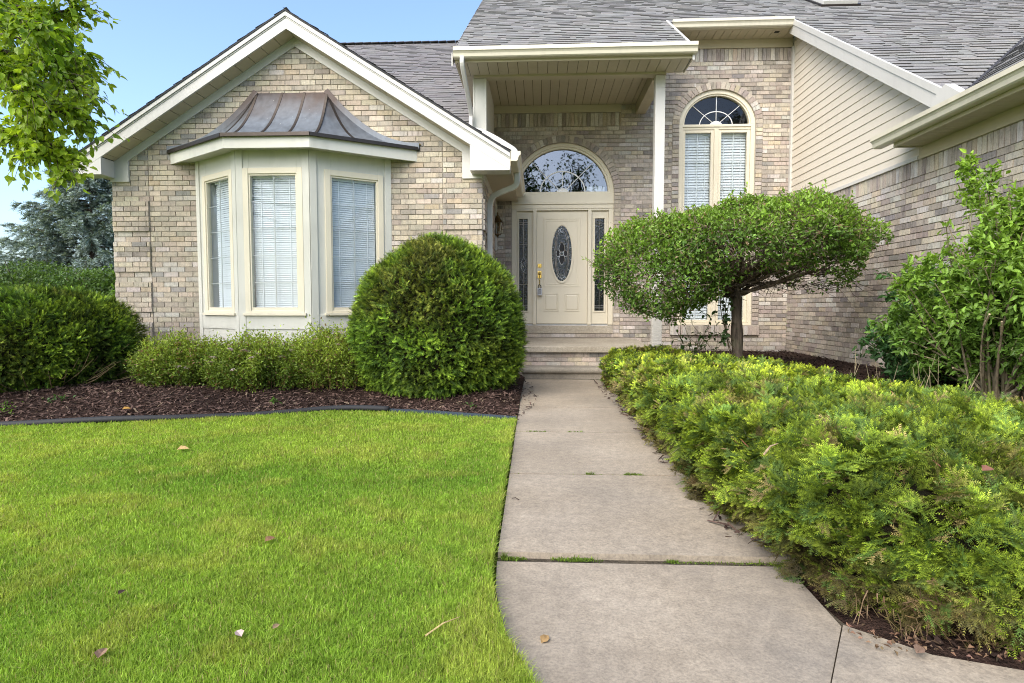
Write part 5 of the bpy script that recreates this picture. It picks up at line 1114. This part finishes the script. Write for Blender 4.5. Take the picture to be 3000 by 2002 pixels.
for k in range(22):                                   # the rest of the crown, beyond the frame
    a_ = random.uniform(radians(75), radians(285)); z_ = random.uniform(2.0, 4.6); r_ = random.uniform(1.1, 2.1) * (1.15 - .1 * (z_ - 2)); d_ = np.array((cos(a_), sin(a_), 0)); s_ = np.array((-5.65, 4.88, z_))
    WP.append([s_, s_ + d_ * r_ * .4 + (0, 0, .35), s_ + d_ * r_ * .75 + (0, 0, .5), s_ + d_ * r_ + (0, 0, .35)])
for pth in WP:
    c = np.array(curve(pth, 8)); lm.tube(c, np.linspace(.028, .003, len(c)), 6, (.10, .085, .07)); L0 = len(c)
    for k in range(62):
        i = int(L0 * random.uniform(.30, .98)); p = c[i]; d = c[min(i + 1, L0 - 1)] - c[i - 1]; d = unit(unit(d) * .8 + np.array((random.gauss(0, .6), random.gauss(0, .6), random.gauss(-.1, .35)))); l = random.uniform(.08, .27); sub = bez(p, p + d * l * .5 + np.array((0, 0, .03)), p + d * l + np.array((0, 0, -.06)), 6); lm.tube(sub, np.linspace(.0045, .0015, 6), 4, (.10, .085, .06))
        for q in sub[1:]:
            for r in range(2): lf.append(q + RNG.normal(0, .015, 3)); ld.append(unit(d) + RNG.normal(0, .65, 3) + np.array((0, 0, -.35)))
    for q in c[int(L0 * .45):]:
        for r in range(2): lf.append(q + RNG.normal(0, .03, 3)); ld.append(RNG.normal(0, .8, 3) + np.array((.4, 0, -.4)))
lm.build('limbs', M['bark'], st, smooth=True); A = np.array(lf); D = np.array(ld); n = len(A); w = fbm(A, 2.6, 95)[:, None]
col = lerp((.14, .25, .02), (.36, .48, .05), (w * 1.5 - .3).clip(0, 1)) * np.exp(RNG.normal(0, .2, (n, 1))); m = MB(); leaves(m, A, D, unit(rv(n, .55) + (0, -.2, 1.)), RNG.uniform(.040, .068, n), RNG.uniform(.034, .054, n), col, .12, True, .22); m.build('foliage', M['tree_leaf'], st)

# ---- blue spruce and dark shrubs beyond the corner of the house
bs = thing('blue_spruce', 'grey-blue spruce tree standing far behind the left corner of the house', 'tree', (-15.7, 20.5, 0))
m = MB(); m.tube([(-15.7, 20.5, 0), (-15.7, 20.5, 3), (-15.7, 20.5, 6.4)], [.18, .11, .02], 8, (.09, .07, .06)); m.build('trunk', M['bark'], bs)
lm = MB(); A = []; D = []
for k in range(150):
    z = .35 + 5.9 * (k / 150) ** .95; r = (6.75 - z) * .70 * random.uniform(.72, 1.08) + .12; a = k * 2.39996 + random.uniform(-.3, .3); c = np.array((-15.7, 20.5, z)); o = np.array((cos(a), sin(a), 0)); p = bez(c, c + o * r * .55 + np.array((0, 0, -.05 * r)), c + o * r + np.array((0, 0, .10 * r)), 9); lm.tube(p, np.linspace(.03, .008, 9), 5, (.10, .08, .065))
    side = np.array((-o[1], o[0], 0))
    for i in range(2, 9):
        for s in (-1, 1):
            for rep in range(3):
                l = r * (1 - i / 11) * .42 * random.uniform(.6, 1.1) + .1; d = unit(o * .8 + side * s * random.uniform(.3, 1.) + np.array((0, 0, random.uniform(-.55, .1)))); m2 = int(3 + l / .09)
                for j in range(m2): A.append(p[i] + d * l * j / m2 + np.array((0, 0, -.10 * (j / m2) ** 2))); D.append(d + RNG.normal(0, .35, 3))
lm.build('limbs', M['bark'], bs); A = np.array(A); D = unit(np.array(D)); n = len(A); w = fbm(A, 1.1, 97)[:, None]
lo = lerp((.08, .115, .10), (.16, .21, .20), w) * np.exp(RNG.normal(0, .2, (n, 1))); hi = lerp((.26, .34, .325), (.52, .62, .62), w) * np.exp(RNG.normal(0, .2, (n, 1)))
m = MB(); needles(m, A, D, unit(rv(n, .5) + (0, 0, 1)), RNG.uniform(.11, .2, n), 3, .07, .036, lo, hi, .7, .2); m.build('foliage', M['needle'], bs)
def blob(label, c, r, n, ls, cols, cat='shrub', name='background_shrub'):
    root = thing(name, label, cat, (c[0], c[1], 0), 'dark shrubs behind the left yew'); d = unit(rv(n)); d[:, 2] = np.abs(d[:, 2]) * 1.0 - .25; s = 1 - .4 * RNG.random((n, 1)) ** 1.3; s = s * (1 + .5 * (fbm(d * 2.2 + np.array(c), 1.5, 99)[:, None] - .5)); A = np.array(c) + d * np.array(r) * s; A = A[A[:, 2] > .02]; d = d[:len(A)]; k = len(A)
    w = fbm(A, 1.8, 101)[:, None]; top = smooth((A[:, 2:3]) / (c[2] + r[2])); m = MB(); leaves(m, A, unit(rv(k, .7) + (0, -.3, .1)), unit(rv(k, .5) + (0, -.2, 1)), RNG.uniform(*ls, k), RNG.uniform(ls[0] * .45, ls[1] * .5, k), lerp(cols[0], cols[1], (w + top * .4 - .25).clip(0, 1)) * np.exp(RNG.normal(0, .25, (k, 1))), .15)
    m.build('foliage', M['leaf'], root); m = MB()
    for k in range(26): e = np.array(c) + unit(RNG.normal(0, 1, 3)) * np.array(r) * .8; e[2] = abs(e[2]); m.tube(bez((c[0], c[1], 0), (np.array(c) + e) / 2, e, 6), np.linspace(.02, .006, 6), 5, (.10, .08, .06))
    m.build('stems', M['bark'], root)
blob('dark fine-leaved shrub at the far left edge, in front of the blue spruce', (-9.4, 10.6, .9), (1.9, 1.1, 1.25), 14000, (.05, .09), ((.04, .08, .022), (.10, .17, .035)))
blob('dark loose shrub between the left yew mound and the foot of the spruce', (-7.7, 10.2, .9), (1.2, .9, 1.05), 10000, (.05, .09), ((.04, .09, .022), (.11, .19, .04)))
blob('mid green shrub touching the left corner of the house wall', (-6.55, 9.5, .75), (.6, .6, .95), 5500, (.05, .085), ((.05, .115, .02), (.15, .26, .04)))
# ---- trees across the street, seen mirrored in the transom and the windows
def street_tree(label, c, h, r, n):
    root = thing('street_tree', label, 'tree', (c[0], c[1], 0), 'trees mirrored in the front windows'); m = MB(); m.tube([(c[0], c[1], -.05), (c[0] + .1, c[1], h * .35), (c[0], c[1], h * .75)], [.3, .2, .06], 8, (.08, .065, .05))
    A = []
    for k in range(26):
        e = np.array((c[0], c[1], h * .62)) + unit(RNG.normal(0, 1, 3)) * np.array((r, r, h * .34)) * random.uniform(.55, .95); m.tube(bez((c[0], c[1], h * random.uniform(.25, .6)), (np.array((c[0], c[1], h * .5)) + e) / 2 + np.array((0, 0, .4)), e, 6), np.linspace(.09, .02, 6), 5, (.08, .065, .05)); A.append(e + rv(n // 26) * np.array((.7, .7, .45)))
    m.build('trunk', M['bark'], root); A = np.vstack(A); k = len(A); m = MB(); leaves(m, A, rv(k), unit(rv(k, .6) + (0, 0, 1)), RNG.uniform(.16, .3, k), RNG.uniform(.10, .18, k), jig((.04, .08, .018), k, .3), .15); m.build('crown', M['leaf'], root)
street_tree('dense dark tree mirrored in the left half of the arched transom', (-2.4, -17, 0), 11.6, 2.6, 15000)
street_tree('slim open tree mirrored in the middle of the arched transom', (2.6, -20, 0), 13.0, 1.2, 1000)
street_tree('rounded tree mirrored low in the right of the arched transom', (5.4, -21, 0), 8.4, 2.2, 6000)
street_tree('leafy tree mirrored in the upright of the arched window', (13.4, -16, 0), 15.5, 3.4, 12000)

# ---- lawn grass
def blades(m, P, h, w, col, lean=.45):
    n = len(P); a = RNG.uniform(0, 2 * pi, n); d = np.c_[np.cos(a), np.sin(a), np.zeros(n)]; b_ = RNG.uniform(0, 2 * pi, n); s = np.c_[np.cos(b_), np.sin(b_), np.zeros(n)]; h = h[:, None]; w = w[:, None]; le = (np.abs(RNG.normal(0, lean, (n, 1)))).clip(0, 1.2)
    up = np.array((0, 0, 1.)); m1 = P + d * le * h * .28 + up * h * .6; t = P + d * le * h + up * h * (1 - .35 * le)
    v = np.stack([P - s * w, P + s * w, m1 + s * w * .75, m1 - s * w * .75, t], 1).reshape(-1, 3); i = np.arange(n)[:, None] * 5; st_ = m.n
    cc = np.stack([col * .75, col * .75, col, col, col * 1.2], 1).reshape(-1, 3); m.add(v, i + np.array([[0, 1, 2, 3]]), cc); m.f.append(i + np.array([[3, 2, 4]]) + st_)
n = 1040000; y = 1.05 * (5.75 / 1.05) ** RNG.random(n) ** .92; x = RNG.uniform(-1., 1., n) * 0 + RNG.uniform(-1.0, .05, n) * (y * 1.10 + .8) * 1.0; x = np.where(RNG.random(n) < .12, RNG.uniform(-.6, .55, n), x)
kx = inside(x, y, lawn_poly); x, y = x[kx], y[kx]; pz = np.c_[x, y, 0 * x]; n = len(x)
g1 = fbm(pz, 1.2, 111); g2 = fbm(pz, 5.5, 113); ey = (np.interp(x, EC_[:, 0], EC_[:, 1]) - y)
thin = (fbm(pz, .9, 117) > .60) & (RNG.random(n) < .3); kp = ~thin & ~((ey < .10) & (RNG.random(n) < .55)); x, y, pz, g1, g2, ey = (q[kp] for q in (x, y, pz, g1, g2, ey)); n = len(x); pz[:, 2] = -.012
c = lerp((.16, .30, .034), (.345, .46, .066), (g1 * 1.1 - .05).clip(0, 1)[:, None]); c = lerp(c, (.40, .41, .09), ((g2 - .52) * 2.2).clip(0, .4)[:, None]); g3 = vn(pz, 14, 119); c = c * (.85 + .30 * g3)[:, None]; c = c * np.exp(RNG.normal(0, .22, (n, 1))); dr_ = RNG.random(n) < .06; c[dr_] = np.array((.40, .34, .15)) * RNG.uniform(.7, 1.1, (dr_.sum(), 1))
edge_h = 1 + .45 * np.exp(-((interp(WL, y) - x).clip(0)) / .07)
hgt = RNG.uniform(.022, .046, n) * (.8 + .5 * g2) * edge_h; wd = (.0010 + .00042 * y) * RNG.uniform(.7, 1.2, n); m = MB(); blades(m, pz, hgt, wd, c)
tag(m.build('lawn_grass', M['grass']), kind='stuff')
# moss and little weeds in the joints
m = MB()
for yj, k, x0, x1, sz in ((2.341, 2600, -.15, .55, 1.), (2.341, 500, .5, .93, .5), (3.525, 420, .28, .62, .8), (3.525, 160, -.15, .7, .4), (4.745, 420, -.16, .5, .6)):
    p = np.c_[RNG.uniform(x0, x1, k), yj + RNG.normal(0, .0065 * (1 if yj < 3 else .6), k), np.full(k, -.012 if yj < 3 else -.004)]; hot = vn(p, 7, 121); kk = hot > .28 + .35 * RNG.random(k); p = p[kk]; hot = hot[kk]; k = len(p)
    blades(m, p, (.007 + .030 * (hot > .66) * RNG.random(k) + .008 * RNG.random(k)) * sz, np.full(k, .0022), jig((.13, .20, .03), k, .3), .9)
tag(m.build('joint_weeds', M['grass']), kind='stuff')
# ---- litter lying about
def dead_leaf(name, label, px, py, size, col, ang, z=.0, base_z=.032, cat='leaf'):
    p = at(px, py, 3.); d = p - np.array((0, 0, 1.)); t = (base_z - 1.) / d[2]; c = np.array((0, 0, 1.)) + d * t; m = MB(); D = np.array([(cos(ang), sin(ang), .15)]); leaves(m, np.array([c]) - D * size * .4, D, np.array([(.15, -.3, 1.)]), size * .8, size * .55, np.array([col]) * .75, .25, True, .1); tag(m.build(name, M['dry']), label, cat)
def twig(name, label, px, py, l, col, ang, base_z, cat='twig'):
    p = at(px, py, 3.); d = p - np.array((0, 0, 1.)); t = (base_z - 1.) / d[2]; c = np.array((0, 0, 1.)) + d * t; e = np.array((cos(ang), sin(ang), .08)) * l / 2; m = MB(); m.tube([c - e, c + np.array((0, .006, .006)), c + e], [.003, .0025, .0012], 5, col); tag(m.build(name, M['bark']), label, cat)
dead_leaf('fallen_leaf', 'curled yellow-tan leaf on the lawn nearest the mulch edging', 420, 1030, .10, (.46, .32, .14), .2)
dead_leaf('fallen_leaf', 'brown leaf on the lawn in the middle of the grass, near the walk side', 620, 1237, .06, (.30, .17, .09), .9)
dead_leaf('fallen_leaf', 'pale pinkish leaf on the lawn near the bottom of the picture', 548, 1453, .05, (.55, .42, .38), 2.4)
dead_leaf('fallen_leaf', 'small tan leaf just right of the pinkish leaf on the lawn', 634, 1437, .035, (.40, .28, .16), 1.2)
dead_leaf('fallen_leaf', 'brown pointed leaf on the lawn, the one lowest and furthest left', 234, 1497, .06, (.32, .20, .13), 1.8)
dead_leaf('fallen_leaf', 'dark brown leaf scrap on the left lawn, above the pointed one', 280, 1358, .04, (.09, .06, .04), 1.5)
dead_leaf('fallen_leaf', 'narrow tan leaf lying on the front concrete slab', 1251, 1466, .055, (.44, .28, .12), 1.0, base_z=-.006)
dead_leaf('fallen_leaf', 'yellow leaf on the mulch in front of the left spirea', 290, 938, .09, (.42, .24, .06), .4, base_z=.06)
dead_leaf('fallen_leaf', 'pale dry leaf on the mulch between the middle spirea and the domed yew', 1040, 907, .06, (.5, .40, .36), 2., base_z=.06)
dead_leaf('fallen_leaf', 'curled reddish brown leaf caught on top of the near end of the hedge', 2268, 1077, .05, (.26, .12, .08), .3, base_z=.585)
dead_leaf('fallen_leaf', 'large dull brown leaf on the path under the dead stems of the hedge', 2110, 1490, .06, (.26, .17, .12), .7, base_z=.016)
twig('straw', 'bent straw-coloured stalk on the lawn beside the front slab', 1017, 1437, .13, (.42, .32, .16), .8, .03, 'straw')
twig('twig', 'short dark twig at the left edge of the long middle slab', 1183, 1146, .04, (.07, .055, .045), 2.9, .008)
twig('twig', 'small twig near the hedge on the slab nearest the step', 1385, 886, .11, (.06, .045, .04), .1, .006)
twig('twig', 'bare tan twig lying on top of the spruce hedge near its middle', 1770, 1030, .12, (.40, .29, .18), .9, .60)

# ================================================================== CAMERA, LIGHT, SKY
sc = bpy.context.scene; cam = bpy.data.cameras.new('camera'); co = bpy.data.objects.new('camera', cam); C.objects.link(co); sc.camera = co
cam.sensor_width = 36; cam.lens = 36 * 1750 / 3000; cam.clip_start = .05; cam.clip_end = 2000
co.location = (0, 0, 1.0); pt_ = math.atan(101 / 1750); th_ = math.atan(80 / 1750 * cos(pt_)); co.rotation_euler = (pi / 2 - pt_, 0, th_)
ELV, AZ = radians(42), radians(212)                    # sun: high, behind the camera to its left (azimuth clockwise from +Y)
w = bpy.data.worlds.new('World'); sc.world = w; w.use_nodes = True; nt = w.node_tree; nt.nodes.clear(); o = nt.nodes.new('ShaderNodeOutputWorld'); bg = nt.nodes.new('ShaderNodeBackground'); sky = nt.nodes.new('ShaderNodeTexSky')
sky.sky_type = 'NISHITA'; sky.sun_disc = False; sky.sun_elevation = ELV; sky.sun_rotation = AZ; sky.air_density = 1.0; sky.dust_density = 2.8; sky.ozone_density = 3.3; sky.altitude = 100
nt.links.new(sky.outputs[0], bg.inputs[0]); bg.inputs[1].default_value = .125; nt.links.new(bg.outputs[0], o.inputs[0])
sl_ = bpy.data.lights.new('sun', 'SUN'); sl_.energy = 1.5; sl_.angle = radians(60); sl_.color = (1, .945, .845); so = bpy.data.objects.new('sun', sl_); C.objects.link(so)
from mathutils import Vector
so.rotation_euler = Vector((sin(AZ) * cos(ELV), cos(AZ) * cos(ELV), sin(ELV))).to_track_quat('Z', 'Y').to_euler(); so.location = (-8, -10, 14)
vs = sc.view_settings; vs.view_transform = 'Standard'; vs.look = 'None'; vs.gamma = 1; vs.use_curve_mapping = False; vs.exposure = 1.6
sc.cycles.use_denoising = True; sc.cycles.diffuse_bounces = 4; sc.cycles.glossy_bounces = 3; sc.cycles.denoising_prefilter = 'NONE'; sc.cycles.use_adaptive_sampling = False; sc.cycles.pixel_filter_type = 'BLACKMAN_HARRIS'; sc.cycles.filter_width = 1.05; sc.cycles.max_bounces = 8; sc.cycles.transparent_max_bounces = 12; sc.cycles.sample_clamp_indirect = 3
